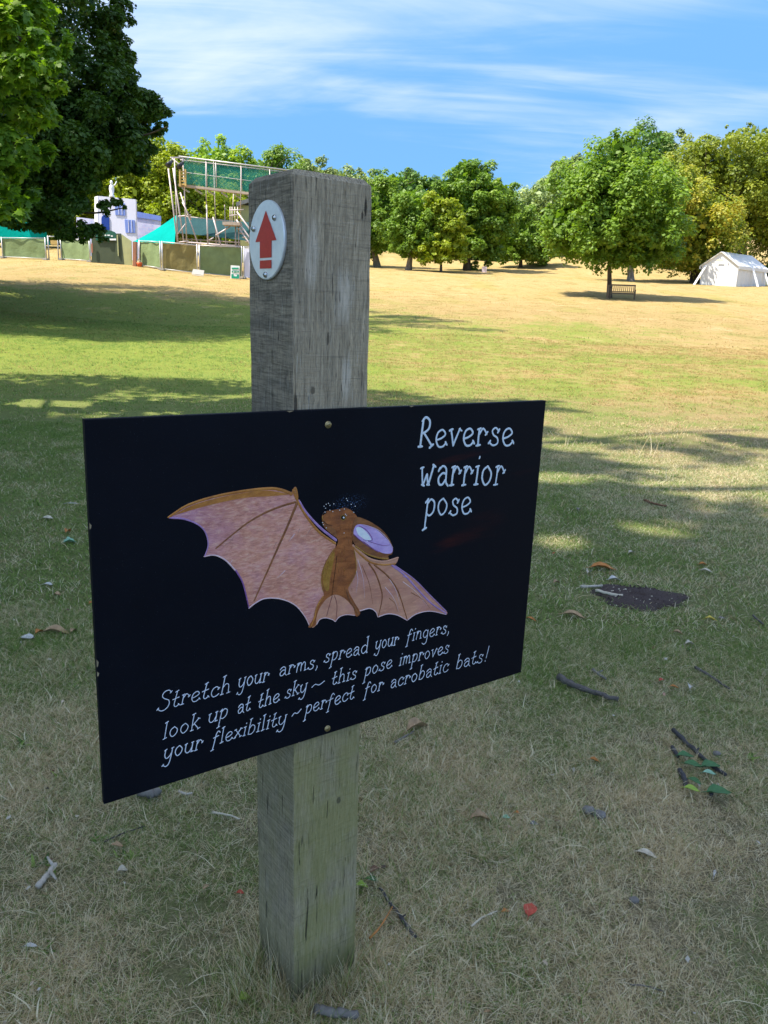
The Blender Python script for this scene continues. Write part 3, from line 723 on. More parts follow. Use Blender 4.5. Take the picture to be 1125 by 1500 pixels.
root, mb = px_box('notice_card', 'small white notice fixed low beside the terracotta post', 'notice', 203.5, 209, 376, 382, M_WHITE, .04); mb.build('card', M_WHITE, root)
q = at(207, 391); root = thing('orange_bucket', 'small orange bucket at the foot of the narrow green panel', 'bucket', q + np.array([0, -.4, 0]))
mb = MB(); c = OFF[root.name]; mb.tube([c, c + np.array([0, 0, .16]), c + np.array([0, 0, .28])], [.15, .19, .20], 12); mb.build('pail', simple('orange_plastic', (.55, .10, .03), .5), root, True)
mb = MB(); mb.tube([c + np.array([-.2, 0, .27]), c + np.array([-.1, 0, .38]), c + np.array([.1, 0, .38]), c + np.array([.2, 0, .27])], .01, 5); mb.build('handle', M_GALV, root, True)
# fallen white board
q = at(290, 404); root = thing('white_board', 'blank white board lying tilted against the olive fence panel', 'board', q + np.array([0, -.5, 0]))
c = OFF[root.name]
Yq = c[1]; mb = MB(); mb.prism([P(280.5, 401, Yq), P(298, 403, Yq), P(299, 396, Yq), P(283, 394, Yq)], (0, .06, 0)); mb.build('panel', M_WHITE, root)
mb = MB(); mb.tube([P(281, 402, Yq) + np.array([0, .03, -.02]), P(298, 404, Yq) + np.array([0, .03, -.02])], .03, 6); mb.build('bottom_edge', M_GALV, root)
# small green and white A-board
q = at(345, 409); root = thing('notice_sign', 'small green and white printed notice board standing before the crumpled panel', 'sign', q)
Ys = q[1] - .5
mb = MB(); mb.prism([P(337.5, 408, Ys), P(350.5, 409, Ys), P(351, 389.5, Ys), P(338, 388.5, Ys)], (0, .05, 0)); bd = mb.build('sign_face', M_WHITE, root)
for (x0, y0, x1, y1) in [(339.5, 392, 349.5, 394.3), (339.5, 396.6, 341.2, 399), (347.8, 396.8, 349.6, 399.2), (342.5, 396.5, 346.5, 397.6), (342.5, 398.4, 346.5, 399.4), (339, 401.5, 342, 407.5), (347, 402, 350, 408), (342, 404.8, 347, 408)]:
    mb = MB(); mb.prism([P(x0, y1, Ys - .03), P(x1, y1, Ys - .03), P(x1, y0, Ys - .03), P(x0, y0, Ys - .03)], (0, .02, 0)); mb.build('print', M_SGREEN, bd)
for x in (338.5, 350):
    mb = MB(); mb.tube([P(x, 409, Ys) + np.array([0, .4, 0]), P(x, 390, Ys) + np.array([0, .07, 0])], .02, 5); mb.build('leg', M_GALV, root)

# painted stage set
Yw = 66.0
wb = P(170, 380, Yw); root = thing('stage_wall', 'white and lavender painted house front with blue arched door', 'stage set', (wb[0], Yw, float(zt(wb[0], Yw))))
mb = MB(); mb.prism([P(143, 392, Yw), P(201, 392, Yw), P(198.5, 292, Yw), P(143, 287, Yw)], (0, .3, 0)); wall = mb.build('wall', M_LILAC, root)
mb = MB(); mb.prism([P(138.5, 392, Yw + .6), P(143, 392, Yw - .02), P(143, 287, Yw - .02), P(138.5, 288.5, Yw + .6)], (.02, .28, 0)); mb.build('side_wall', M_WHITE, root)
dr = [P(149, 345, Yw - .06), P(160.5, 345, Yw - .06)] + [P(154 + 5.7 * math.cos(t) + (.2), 320 - 5.5 * math.sin(t), Yw - .06) for t in np.linspace(0, math.pi, 8)]
mb = MB(); mb.prism(dr, (0, .05, 0)); mb.build('door', M_NAVY, root)
for w in ([(168, 297), (182.5, 298), (183.5, 316), (169, 315)], [(182.5, 321.5), (197, 322.5), (198, 341.5), (184, 341)]):
    mb = MB(); mb.prism([P(x, y, Yw - .05) for x, y in w[::-1]], (0, .045, 0)); wd = mb.build('shutter', M_BLUEW, root)
    (x0, y0), (x1, y1), (x2, y2), (x3, y3) = w
    for f in (.33, .66):
        mb = MB(); xx = x0 + (x1 - x0) * f; mb.prism([P(xx + 1, y3 - 1, Yw - .08), P(xx + 1.8, y3 - 1, Yw - .08), P(xx + .8, y0 + 1, Yw - .08), P(xx, y0 + 1, Yw - .08)], (0, .025, 0)); mb.build('batten', M_LILAC, wd)
q = P(218, 390, Yw + 2.5); root = thing('painted_backdrop', 'lavender painted village backdrop right of the white house front', 'stage set', (q[0], Yw + 2.5, float(zt(q[0], Yw + 2.5))))
mb = MB(); mb.prism([P(198, 392, Yw + 2.5), P(236, 392, Yw + 2.5), P(235, 317, Yw + 2.5), P(199, 310, Yw + 2.5)], (0, .15, 0)); mb.build('flat', M_MURAL, root)
mb = MB(); mb.prism([P(198, 318, Yw + 2.42), P(236, 323.5, Yw + 2.42), P(235.6, 316.5, Yw + 2.42), P(198.5, 309.5, Yw + 2.42)], (0, .05, 0)); mb.build('blue_band', M_BLUEW, root)
q = P(130, 390, Yw + 2); root = thing('painted_backdrop', 'lavender and blue painted backdrop left of the white house front, under the oak', 'stage set', (q[0], Yw + 2, float(zt(q[0], Yw + 2))))
mb = MB(); mb.prism([P(112, 392, Yw + 2), P(146, 392, Yw + 2), P(146, 322, Yw + 2), P(112, 318, Yw + 2)], (0, .15, 0)); mb.build('flat', M_MURAL, root)
q = P(164, 289, Yw + .1)
root = thing('roof_statue', 'pale figure ornament on top of the white house front', 'ornament', q)
mb = MB(); z3 = np.array([0, 0, 1.0]); mb.tube([q - z3 * .02, q + z3 * .15, q + z3 * .2, q + z3 * .6, q + z3 * .85, q + z3 * .95, q + z3 * 1.0, q + z3 * 1.15, q + z3 * 1.25], [.2, .2, .13, .2, .16, .06, .1, .11, .04], 10); mb.build('figure', M_WHITE, root, True)
mb = MB(); mb.tube([q + z3 * .78, q + np.array([.3, 0, .95]), q + np.array([.42, 0, 1.2])], [.06, .05, .03], 6); mb.build('arm', M_WHITE, root, True)

# teal covered seating
Yt = 64.0
q = P(250, 380, Yt); root = thing('teal_tarpaulin', 'bright teal tarpaulin roof sloping down beside the scaffold tower', 'tarpaulin', (q[0], Yt, float(zt(q[0], Yt))))
A = P(258.5, 315, Yt + .5); B = P(195, 354, Yt - .5); C = P(257, 360, Yt - 1.4); Dd = P(226, 330, Yt + .2)
mb = MB(); N = 10; fr = []
for i in range(N + 1):
    for j in range(N + 1):
        u, v = i / N, j / N
        top = B + (A - B) * u; bot = B + (C - B) * u
        p = top + (bot - top) * v; p = p + np.array([0, .10 * math.sin(u * 7 + v * 5) * v * u - .18 * v * u, -.10 * math.sin(math.pi * u) * (1 - v)])
        fr.append(p)
Nf = len(fr); f = []
for i in range(N):
    for j in range(N):
        k = i * (N + 1) + j; qd = (k, k + N + 1, k + N + 2, k + 1); f.append(qd); f.append(tuple(Nf + t for t in reversed(qd)))
mb.add(fr + [p + np.array([0, .04, 0]) for p in fr], f); mb.build('end_sheet', M_TEAL, root, True)
E_ = P(352, 326, Yt + 1.5); Fp = P(352, 352, Yt + .5)
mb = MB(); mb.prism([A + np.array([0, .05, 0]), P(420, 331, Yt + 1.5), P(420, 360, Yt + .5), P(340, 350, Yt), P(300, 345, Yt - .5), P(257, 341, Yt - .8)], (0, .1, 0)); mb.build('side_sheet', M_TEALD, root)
root = thing('teal_marquee', 'teal tarpaulin tent glimpsed under the oak at the left edge', 'tent', (P(10, 380, 76)[0], 76, float(zt(P(10, 380, 76)[0], 76))))
mb = MB(); mb.prism([P(-40, 350, 76), P(48, 354, 76), P(40, 332, 76), P(20, 312, 76), P(-40, 316, 76)], (0, 4, 0)); mb.build('canopy', M_TEAL, root)
for x in (-30, 44):
    mb = MB(); p = P(x, 352, 75.9); mb.tube([p, (p[0], p[1], float(zt(p[0], p[1])))], .05, 6); mb.build('support_pole', M_GALV, root)
# seating rakers
q = P(310, 390, 63); root = thing('bench_seating', 'raked rows of plank seating under the dark teal cover', 'seating', (q[0], 63, float(zt(q[0], 63))))
for k in range(4):
    mb = MB(); y = 362 - k * 4.2; mb.box((P(262, y, 62.5 + k * .5) + P(352, y + 6, 62.5 + k * .5)) / 2, P(352, y + 6, 62.5 + k * .5) - P(262, y, 62.5 + k * .5), (0, .3, 0), (0, 0, .07)); mb.build('seat_plank', M_PLANK, root)
for k in range(7):
    x = 268 + k * 13; p = P(x, 348 + k, 64); mb = MB(); mb.tube([p, (p[0], p[1] - .6, float(zt(p[0], p[1])))], .04, 6); mb.build('support_pole', M_GALV, root)

# lighting scaffold tower
Yf, Yk = 60.8, 62.8
q = P(300, 390, Yf); root = thing('scaffold_tower', 'tall steel scaffold tower with green netted platform beside the post', 'scaffold', (q[0], Yf + .8, float(zt(q[0], Yf + .8))))
def pole(x0, y0, x1, y1, Y0=Yf, Y1=None, r=.045, mat=None, nm='scaffold_pole'):
    mb = MB(); mb.tube([P(x0, y0, Y0), P(x1, y1, Y0 if Y1 is None else Y1)], r, 7); return mb.build(nm, mat or M_PINK, root, True)
pole(246.5, 247, 262, 372, r=.055); pole(253.5, 246, 272, 374, Yf + .3, r=.055); pole(255.5, 232, 261, 372, Yk); pole(268, 232, 274, 368, Yf)
pole(264, 282, 295, 372, Yf + .2, r=.055); pole(267, 296, 280, 322, Yf - .1, r=.05)
pole(302.5, 300, 305, 372, Yf, r=.055); pole(301, 236, 303, 330, Yk, r=.035); pole(313, 236, 317, 372, Yk, r=.035); pole(312, 318, 327, 372, Yf, r=.055)
pole(353, 250, 352, 330, Yk, r=.035); pole(342, 284, 340, 330, Yk, r=.03); pole(329, 300, 331, 372, Yk, r=.035)
pole(316, 344, 337, 332, Yf); pole(306, 352, 313, 348, Yf); pole(258, 346, 273, 326, Yf, r=.035)
pole(261, 317, 280, 315, Yf); pole(262, 355, 276, 353, Yf); pole(262, 316, 336, 324, Yk, r=.03); pole(275, 355, 365, 362, Yf, r=.045); pole(268, 366, 366, 372, Yf, r=.04)
pole(345, 328, 345, 368, Yf, r=.05); pole(349, 326, 350, 370, Yf, r=.05)
pole(250, 231, 272, 231, Yf, Yk, r=.05); pole(262, 229, 436, 251, Yf - .1, r=.05, mat=M_GALV, nm='top_rail'); pole(264, 234, 436, 254, Yk, r=.04, nm='top_rail')
pole(252, 232, 270, 247, Yf, r=.04); pole(268, 252, 420, 272, Yk, r=.03, nm='mid_rail')
# platform boards
for k, yy in enumerate((0, .5, 1.0, 1.5)):
    mb = MB(); a, b = P(262, 271, Yf + yy), P(436, 292, Yf + yy); mb.box((a + b) / 2 - np.array([0, 0, .02]), b - a, (0, .46, 0), (0, 0, .16 if k == 0 else .06)); mb.build('platform_plank', M_PLANK, root)
for k in range(9):
    x = 272 + k * 19; mb = MB(); p = P(x, 274.6 + k * 2.3, Yf + .9); mb.box(p - np.array([0, 0, .18]), (.08, 0, 0), (0, 2.0, 0), (0, 0, .10)); mb.build('joist', M_GALV, root)
mb = MB(); mb.prism([P(269, 270, Yf - .06), P(436, 290, Yf - .06), P(436, 251, Yf - .06), P(269, 231, Yf - .06)], (0, .02, 0)); mb.build('net', M_NET, root)
mb = MB(); mb.prism([P(269, 268, Yk), P(436, 288, Yk), P(436, 255, Yk), P(269, 235, Yk)], (0, .02, 0)); mb.build('net', M_NET, root)
for x, y in ((302, 237), (316, 238), (353, 243), (395, 248)):
    pole(x, y, x + 1, y + 36, Yf - .1, r=.035)
# ladder box (yellow)
lb = thing('timber_crate', 'yellow slatted timber frame at the left end of the scaffold platform', 'crate', P(266, 271, Yf - .4))
for x in (263.5, 271.5):
    mb = MB(); mb.box((P(x, 250, Yf - .4) + P(x + .5, 271, Yf - .4)) / 2, (.1, 0, 0), (0, .2, 0), (0, 0, 1.12)); mb.build('side_rail', M_WOODY, lb)
for k in range(5):
    mb = MB(); p = P(267.7, 251.5 + k * 4.6, Yf - .4); mb.box(p, (.36, 0, 0), (0, .12, 0), (0, 0, .09)); mb.build('rung', M_WOODY, lb)
for x, y in ((252, 236), (268, 238)):
    fl = thing('stage_lamp', 'black stage lantern hung at the ' + ('outer left corner' if x < 260 else 'netted end') + ' of the scaffold top', 'stage lamp', P(x, y, Yf - .2))
    p = OFF[fl.name]; mb = MB(); mb.tube([p, p + np.array([-.12, -.2, -.2]), p + np.array([-.2, -.4, -.36])], [.1, .15, .2], 10); mb.build('housing', simple('black_metal', (.02, .02, .025), .4), fl, True)
    mb = MB(); mb.tube([p + np.array([.0, 0, .25]), p + np.array([.0, -.05, .05])], .02, 5); mb.build('yoke', M_GALV, fl)
# stair landing and stairs
mb = MB(); a, b = P(329, 330, Yf - .3), P(352, 327, Yf - .3); mb.box((a + b) / 2, (1.25, 0, 0), (0, 1.0, 0), (0, 0, .22)); mb.build('landing', M_PLANK, root)
for x in (337, 340, 344, 348): pole(x, 303, x, 328, Yf - .5, r=.035)
pole(336, 308, 357, 307, Yf - .5, r=.04); pole(336, 316, 350, 314, Yf - .5, r=.04); pole(316, 345, 337, 332, Yf - .3, r=.04)
for (a, b, c, d) in ((347, 310, 385, 362), (350, 334, 383, 382), (346, 322, 386, 375)): pole(a, b, c, d, Yf - .6, r=.055, nm='stair_rail')
for k in range(8):
    x = 351 + k * 4.2; y = 336 + k * 6.1; mb = MB(); mb.box(P(x, y, Yf - .2), (.3, 0, 0), (0, .9, 0), (0, 0, .05)); mb.build('stair_tread', M_PLANK, root)
# hut behind
q = P(362, 340, 66); root = thing('site_hut', 'small dark roofed hut behind the scaffold stairs, half hidden by the post', 'hut', (q[0], 66, float(zt(q[0], 66))))
mb = MB(); mb.prism([P(352, 384, 66), P(400, 386, 66), P(400, 305, 66), P(352, 300, 66)], (0, 2.5, 0)); mb.build('wall', M_FAB_L, root)
mb = MB(); mb.prism([P(346, 302, 65.7), P(404, 284, 65.7), P(404, 279, 65.7), P(346, 296, 65.7)], (0, 3.2, 0)); mb.build('roof', simple('grey_roof_felt', (.16, .17, .18), .8), root)

# ------------------------------------------------------------------ white marquee
def marquee():
    n0 = at(1077, 420); Yn = n0[1]; zg = n0[2]
    root = thing('marquee', 'white canvas frame marquee standing on the grass at right', 'marquee', n0)
    L0 = at(1024, 419); L0 = P(1024, 420, Yn + 1.9); R0 = P(1120, 421, Yn + 3.2)
    gv = L0 - n0; sv = R0 - n0
    gv[2] = 0; sv[2] = 0
    zz = np.array([0, 0, 1.0])
    he = 29 * Yn / F; hr = 46 * Yn / F
    base = n0 - zz * .15
    a, b = base, base + gv; c, d = base + sv, base + sv + gv
    E = lambda p, h: p + zz * (h + .15)
    mb = MB(); apex = (a + b) / 2
    inset = sv * .02
    N_ = 12; fr = []
    mb.prism([b + inset, a + inset, E(a, he) + inset, E(apex, hr) + inset, E(b, he) + inset], sv / np.linalg.norm(sv) * .04); mb.build('gable_wall', M_CLOTH, root)
    mb = MB(); pts = [a - gv * .01 + sv * f for f in np.linspace(0.02, 1, 25)]
    fr = []
    for k, p in enumerate(pts):
        w = gv / np.linalg.norm(gv) * (.05 * math.sin(k * 1.9))
        fr += [p + w, E(p, he) + w * .3]
    mb.add(fr, [(2 * k, 2 * k + 2, 2 * k + 3, 2 * k + 1) for k in range(24)]); mb.build('side_wall', M_CLOTH, root)
    mb = MB(); mb.prism([b + sv * .02, E(b, he) + sv * .02, E(b, he) + sv, b + sv], gv / np.linalg.norm(gv) * .04); mb.build('back_side_wall', M_CLOTH, root)
    mb = MB(); mb.prism([c, d, E(d, he), E((c + d) / 2, hr), E(c, he)], sv / np.linalg.norm(sv) * .04); mb.build('gable_wall', M_CLOTH, root)
    for s_, p in ((1, a), (-1, b)):
        ov = (p - apex) * .06; lo = E(p, he) + ov - zz * .12 - sv * .02; hi = E(apex, hr) + zz * .03 - sv * .02
        mb = MB(); mb.prism([lo, lo + sv * 1.04, hi + sv * 1.04, hi], (0, 0, .05)); mb.build('roof_slope', M_CLOTH, root)
        mb = MB(); o2 = (p - apex) / np.linalg.norm(p - apex) * .03; mb.prism([lo + o2, lo + o2 + sv * 1.04, lo + o2 + sv * 1.04 - zz * .28, lo + o2 - zz * .28], o2); mb.build('valance', M_CLOTH, root)
    for (x0, y0, x1, y1, Y0, Y1) in ((1034, 389, 1016.5, 417, Yn + 1.7, Yn + .2), (1102.5, 391, 1110, 420, Yn + 1.4, Yn + .4), (1118, 393, 1127, 420, Yn + 3, Yn + 2)):
        mb = MB(); p0, p1 = P(x0, y0, Y0), P(x1, y1, Y1); dx = np.array([.11, 0, 0]); mb.prism([p0 - dx, p0 + dx, p1 + dx, p1 - dx], (0, -.03, 0)); mb.build('guy_strap', M_CLOTH, root)
    mb = MB(); p = E(apex, hr) - sv * .03 - zz * .75; mb.box(p - sv * 0 + inset * .2, gv * .16, sv / np.linalg.norm(sv) * .04, zz * .12); mb.build('faded_crest', simple('faded_gold_print', (.62, .58, .40), .7), root)
marquee()
q = at(1122, 419); root = thing('bell_tent', 'small pale yellow tent right beside the marquee at the photo edge', 'tent', q)
mb = MB(); mb.tube([q, q + np.array([0, 0, .12]), q + np.array([0, 0, .85])], [.75, .72, .03], 10); mb.build('canopy', simple('cream_canvas', (.70, .62, .36), .7), root, False)
mb = MB(); mb.tube([q + np.array([0, 0, .8]), q + np.array([0, 0, 1.0])], .02, 5); mb.build('tent_pole', M_GALV, root)
# small sign in the far field
q = at(709, 402); root = thing('field_sign', 'tiny white and pink sign standing in the far grass left of centre right', 'sign', q)
root['label'] = 'tiny white sign on the far grass below the tall central trees'
mb = MB(); mb.box(q + np.array([0, 0, .5]), (.5, 0, 0), (0, .04, 0), (0, 0, .6)); mb.build('sign_face', simple('faded_pink', (.62, .50, .50), .6), root)
for s_ in (-.2, .2):
    mb = MB(); mb.tube([q + np.array([s_, .05, 0]), q + np.array([s_, .05, .75])], .025, 5); mb.build('leg', M_PLANK, root)

# ------------------------------------------------------------------ park bench
M_BENCH = simple('weathered_teak', (.15, .115, .075), .8, .25, 10)
def bench():
    c = at(911, 438.5); root = thing('park_bench', 'weathered slatted wooden bench under the lone round tree', 'bench', c)
    a = math.radians(12); ex = np.array([math.cos(a), -math.sin(a), 0]); ey = np.array([math.sin(a), math.cos(a), 0]); ez = np.array([0, 0, 1.0])
    Wd = 1.75
    def bx(nm, cx, cy, cz, sx, sy, sz, tilt=0):
        mb = MB(); e2, e3 = ey, ez
        if tilt: e2 = ey * math.cos(tilt) - ez * math.sin(tilt); e3 = ez * math.cos(tilt) + ey * math.sin(tilt)
        mb.box(c + ex * cx + ey * cy + ez * cz, ex * sx, e2 * sy, e3 * sz); return mb.build(nm, M_BENCH, root)
    for s_ in (-1, 1):
        bx('leg', s_ * (Wd / 2 - .04), -.25, .31, .07, .07, .62); bx('leg', s_ * (Wd / 2 - .04), .22, .22, .07, .07, .44)
        bx('back_post', s_ * (Wd / 2 - .04), .30, .70, .07, .06, .56, .16)
        bx('armrest', s_ * (Wd / 2 - .04), -.03, .65, .08, .62, .05)
        bx('side_rail', s_ * (Wd / 2 - .04), 0, .38, .05, .5, .07)
    for k in range(5): bx('seat_slat', 0, -.24 + k * .11, .44, Wd - .02, .085, .035)
    bx('seat_apron', 0, -.27, .38, Wd - .12, .04, .08)
    bx('top_rail', 0, .345, .98, Wd, .05, .09, .16); bx('bottom_rail', 0, .25, .53, Wd - .1, .04, .06, .16)
    for k in range(12): bx('back_slat', -Wd / 2 + .13 + k * (Wd - .26) / 11, .295, .75, .055, .025, .40, .16)
bench()
q = at(889.5, 438); root = thing('tree_stake', 'short dark timber stake left of the bench by the trunk', 'stake', q)
mb = MB(); mb.box(q + np.array([0, 0, .45]), (.12, 0, 0), (0, .12, 0), (0, 0, 1.0)); mb.build('stake', M_BENCH, root)
mb = MB(); mb.box(q + np.array([.1, 0, .8]), (.3, 0, 0), (0, .03, 0), (0, 0, .06)); mb.build('tie_strap', simple('black_rubber', (.02, .02, .02), .7), root)

# ------------------------------------------------------------------ waymarker post
C0 = at(430, 1470); C0[2] = 0.0
d = ray(2200, CY - 221); EV = np.array([d[0], d[1], 0]); EV /= np.linalg.norm(EV)      # along the front face, to the right
NV = np.array([EV[1], -EV[0], 0])                                                       # out of the front face
ZV = np.array([0, 0, 1.0])
def postmat():
    s = NT('weathered_oak_post')
    # local coords: x along EV, y along -NV, z up
    co = s.coord('Object'); sp = s.n('ShaderNodeSeparateXYZ'); s.l(co, sp.inputs[0]); Zc = sp.outputs[2]
    grain = s.noise(210, 8, .75, scl=(1, 1, .055), dist=.4); fine = s.noise(520, 5, .75, scl=(1, 1, .10)); big = s.noise(7, 5, .6, scl=(1, 1, .35))
    saw = s.noise(150, 5, .7, scl=(.06, .06, 1), rot=(.04, .16, 0)); cracks = s.noise(170, 3, .5, scl=(1, 1, .045), dist=.8)
    c = s.mix(s.mr(grain, .3, .7), (.22, .178, .115), (.76, .62, .42))
    c = s.mix(s.math('MULTIPLY', s.mr(fine, .5, .75), .6), c, (.03, .03, .028))
    c = s.mix(s.math('MULTIPLY', s.mr(saw, .56, .72), .45), c, (.045, .043, .038))
    c = s.mix(s.math('MULTIPLY', s.mr(big, .35, .65), .35), c, (.22, .20, .165))
    # bleached patches near the top of the front face
    def spot(cx, cz, rx, rz, seed):
        vs = s.n('ShaderNodeVectorMath', operation='SUBTRACT'); s.l(co, vs.inputs[0]); vs.inputs[1].default_value = (cx, 0, cz)
        vm = s.n('ShaderNodeVectorMath', operation='MULTIPLY'); s.l(vs.outputs[0], vm.inputs[0]); vm.inputs[1].default_value = (1 / rx, 3.0, 1 / rz)
        ln = s.n('ShaderNodeVectorMath', operation='LENGTH'); s.l(vm.outputs[0], ln.inputs[0])
        return s.mr(s.math('ADD', ln.outputs['Value'], s.math('MULTIPLY', s.noise(60, 4, .7, scl=(1, 1, .15)), 1.4)), 1.0, 1.8, 1, 0, True)
    for a in ((.012, 1.465, .018, .06, 0), (.075, 1.40, .020, .06, 1), (.085, 1.27, .012, .05, 2)):
        c = s.mix(s.math('MULTIPLY', spot(*a), s.mr(grain, .35, .6, .15, .75)), c, (.74, .66, .54))
    # rough-sawn left face, its shaded side's darker tone painted into the colour
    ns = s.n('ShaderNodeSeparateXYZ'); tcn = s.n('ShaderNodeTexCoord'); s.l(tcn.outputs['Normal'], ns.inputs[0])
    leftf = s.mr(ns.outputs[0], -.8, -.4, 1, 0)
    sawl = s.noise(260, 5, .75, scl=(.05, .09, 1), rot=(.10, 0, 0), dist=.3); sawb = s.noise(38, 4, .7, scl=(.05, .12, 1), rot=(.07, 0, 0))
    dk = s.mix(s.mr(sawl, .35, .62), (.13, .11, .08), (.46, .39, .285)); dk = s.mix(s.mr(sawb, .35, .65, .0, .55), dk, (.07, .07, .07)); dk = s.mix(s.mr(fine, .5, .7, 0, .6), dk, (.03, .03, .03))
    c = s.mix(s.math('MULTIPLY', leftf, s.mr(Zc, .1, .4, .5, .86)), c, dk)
    # short dark pores and pale fibres along the grain
    pore = s.noise(330, 3, .6, scl=(1, 1, .07), dist=.2); fib = s.noise(410, 3, .6, scl=(1, 1, .05), dist=.2)
    c = s.mix(s.mr(pore, .60, .67, 0, .7), c, (.035, .033, .028)); c = s.mix(s.mr(fib, .62, .70, 0, .5), c, (.62, .60, .52))
    # green algae in the lower half
    alg = s.math('MULTIPLY', s.mr(Zc, .25, .75, 1, 0, True), s.mr(s.noise(9, 4, .6), .25, .6))
    alg2 = s.mr(Zc, .95, .45, 0, .75, True)
    c = s.mix(s.math('MULTIPLY', s.math('MULTIPLY', alg2, s.mr(leftf, 0, 1, .85, .35)), s.mr(s.noise(11, 5, .6, scl=(1, 1, .6)), .28, .55)), c, (.30, .29, .08))
    c = s.mix(s.math('MULTIPLY', s.mr(Zc, .14, .0, 0, .7, True), 1.0), c, (.035, .042, .018))
    c = s.mix(s.math('MULTIPLY', s.mr(cracks, .672, .69), .8), c, (.012, .012, .012))
    def knot(cx, cy, cz, rx, rz, k):
        vs = s.n('ShaderNodeVectorMath', operation='SUBTRACT'); s.l(co, vs.inputs[0]); vs.inputs[1].default_value = (cx, cy, cz)
        vm = s.n('ShaderNodeVectorMath', operation='MULTIPLY'); s.l(vs.outputs[0], vm.inputs[0]); vm.inputs[1].default_value = (1 / rx, 1 / rx, 1 / rz)
        ln = s.n('ShaderNodeVectorMath', operation='LENGTH'); s.l(vm.outputs[0], ln.inputs[0])
        return s.math('MULTIPLY', s.mr(s.math('ADD', ln.outputs['Value'], s.math('MULTIPLY', s.noise(220, 4, .7), .8)), .9, 1.3, 1, 0, True), k)
    for a in ((.112, 0, 1.548, .0035, .022, .9), (.106, 0, 1.535, .003, .010, .8), (.018, 0, 1.25, .006, .010, .6), (.095, 0, .44, .007, .011, .6), (.045, 0, 1.335, .0035, .016, .7)):
        c = s.mix(knot(*a), c, (.03, .025, .02))
    # faint bright specks of lichen
    v = s.noise(900, 2, .5); c = s.mix(s.math('MULTIPLY', s.mr(v, .68, .72), .5), c, (.35, .36, .25))
    s.l(c, s.p.inputs['Base Color']); s.set(s.p, 'Roughness', .88); s.set(s.p, 'Specular IOR Level', .2)
    h = s.math('ADD', s.math('MULTIPLY', grain, 1.2), s.math('MULTIPLY', fine, .5))
    h = s.math('ADD', h, s.math('MULTIPLY', saw, .6)); h = s.math('SUBTRACT', h, s.math('MULTIPLY', s.mr(cracks, .66, .69), 1.5))
    s.bump(h, .9, .004); return s.m
PO = bpy.data.objects.new('waymarker_post', None); COL.objects.link(PO)
rotz = math.atan2(EV[1], EV[0])
PO.location = tuple(C0); PO.rotation_euler = (0, 0, rotz)
tag(PO, 'square weathered grey timber post standing in the grass, carrying the black painted board', 'post')
def local(o_name, mb, mat, parent=PO, smooth=False):
    OFF.setdefault(parent.name, np.zeros(3)); OFF[parent.name] = np.zeros(3)
    return mb.build(o_name, mat, parent, smooth)
WX, WY, HT = .151, .155, 1.592
LEAN = -.0262                                              # the post leans a little to the left
mb = MB(); nz = 60; rings = []
rng = random.Random(3)
def ring(z, ins, rr):
    x0, x1, y0, y1 = ins, WX - ins, ins, WY - ins; sh = LEAN * z / 1.585
    r = rr; pts = []
    for (cx, cy, a0) in ((x0 + r, y0 + r, 180), (x1 - r, y0 + r, 270), (x1 - r, y1 - r, 0), (x0 + r, y1 - r, 90)):
        for k in range(4):
            a = math.radians(a0 + 30 * k); pts.append((cx + r * math.cos(a) + sh, cy + r * math.sin(a), z))
    return pts
zs = [-.35] + list(np.linspace(0, HT - .010, nz)) + [HT - .006, HT - .002, HT]
for i, z in enumerate(zs):
    ins = 0 if z <= HT - .0095 else (z - (HT - .010)) * .9
    w = .0003 * (math.sin(z * 31) + math.sin(z * 83 + 1)) if z < HT - .05 else 0
    rings.append(ring(z, ins + w, .004 if z < HT - .03 else .006))
n = 16; V = [p for r in rings for p in r]
f = [(i * n + j, i * n + (j + 1) % n, (i + 1) * n + (j + 1) % n, (i + 1) * n + j) for i in range(len(rings) - 1) for j in range(n)]
f += [tuple((len(rings) - 1) * n + j for j in range(n)), tuple(range(n - 1, -1, -1))]
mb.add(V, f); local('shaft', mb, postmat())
# local converters
def toloc(p):
    q = np.array(p) - C0; return np.array([q.dot(EV), -q.dot(NV), q[2]])
def front(px, py, off):
    """pixel -> local point on the vertical plane 'off' metres in front of the post face"""
    dd = ray(px, py); Pp = C0 + NV * off; t = (Pp - O).dot(NV) / dd.dot(NV); return toloc(O + dd * t)
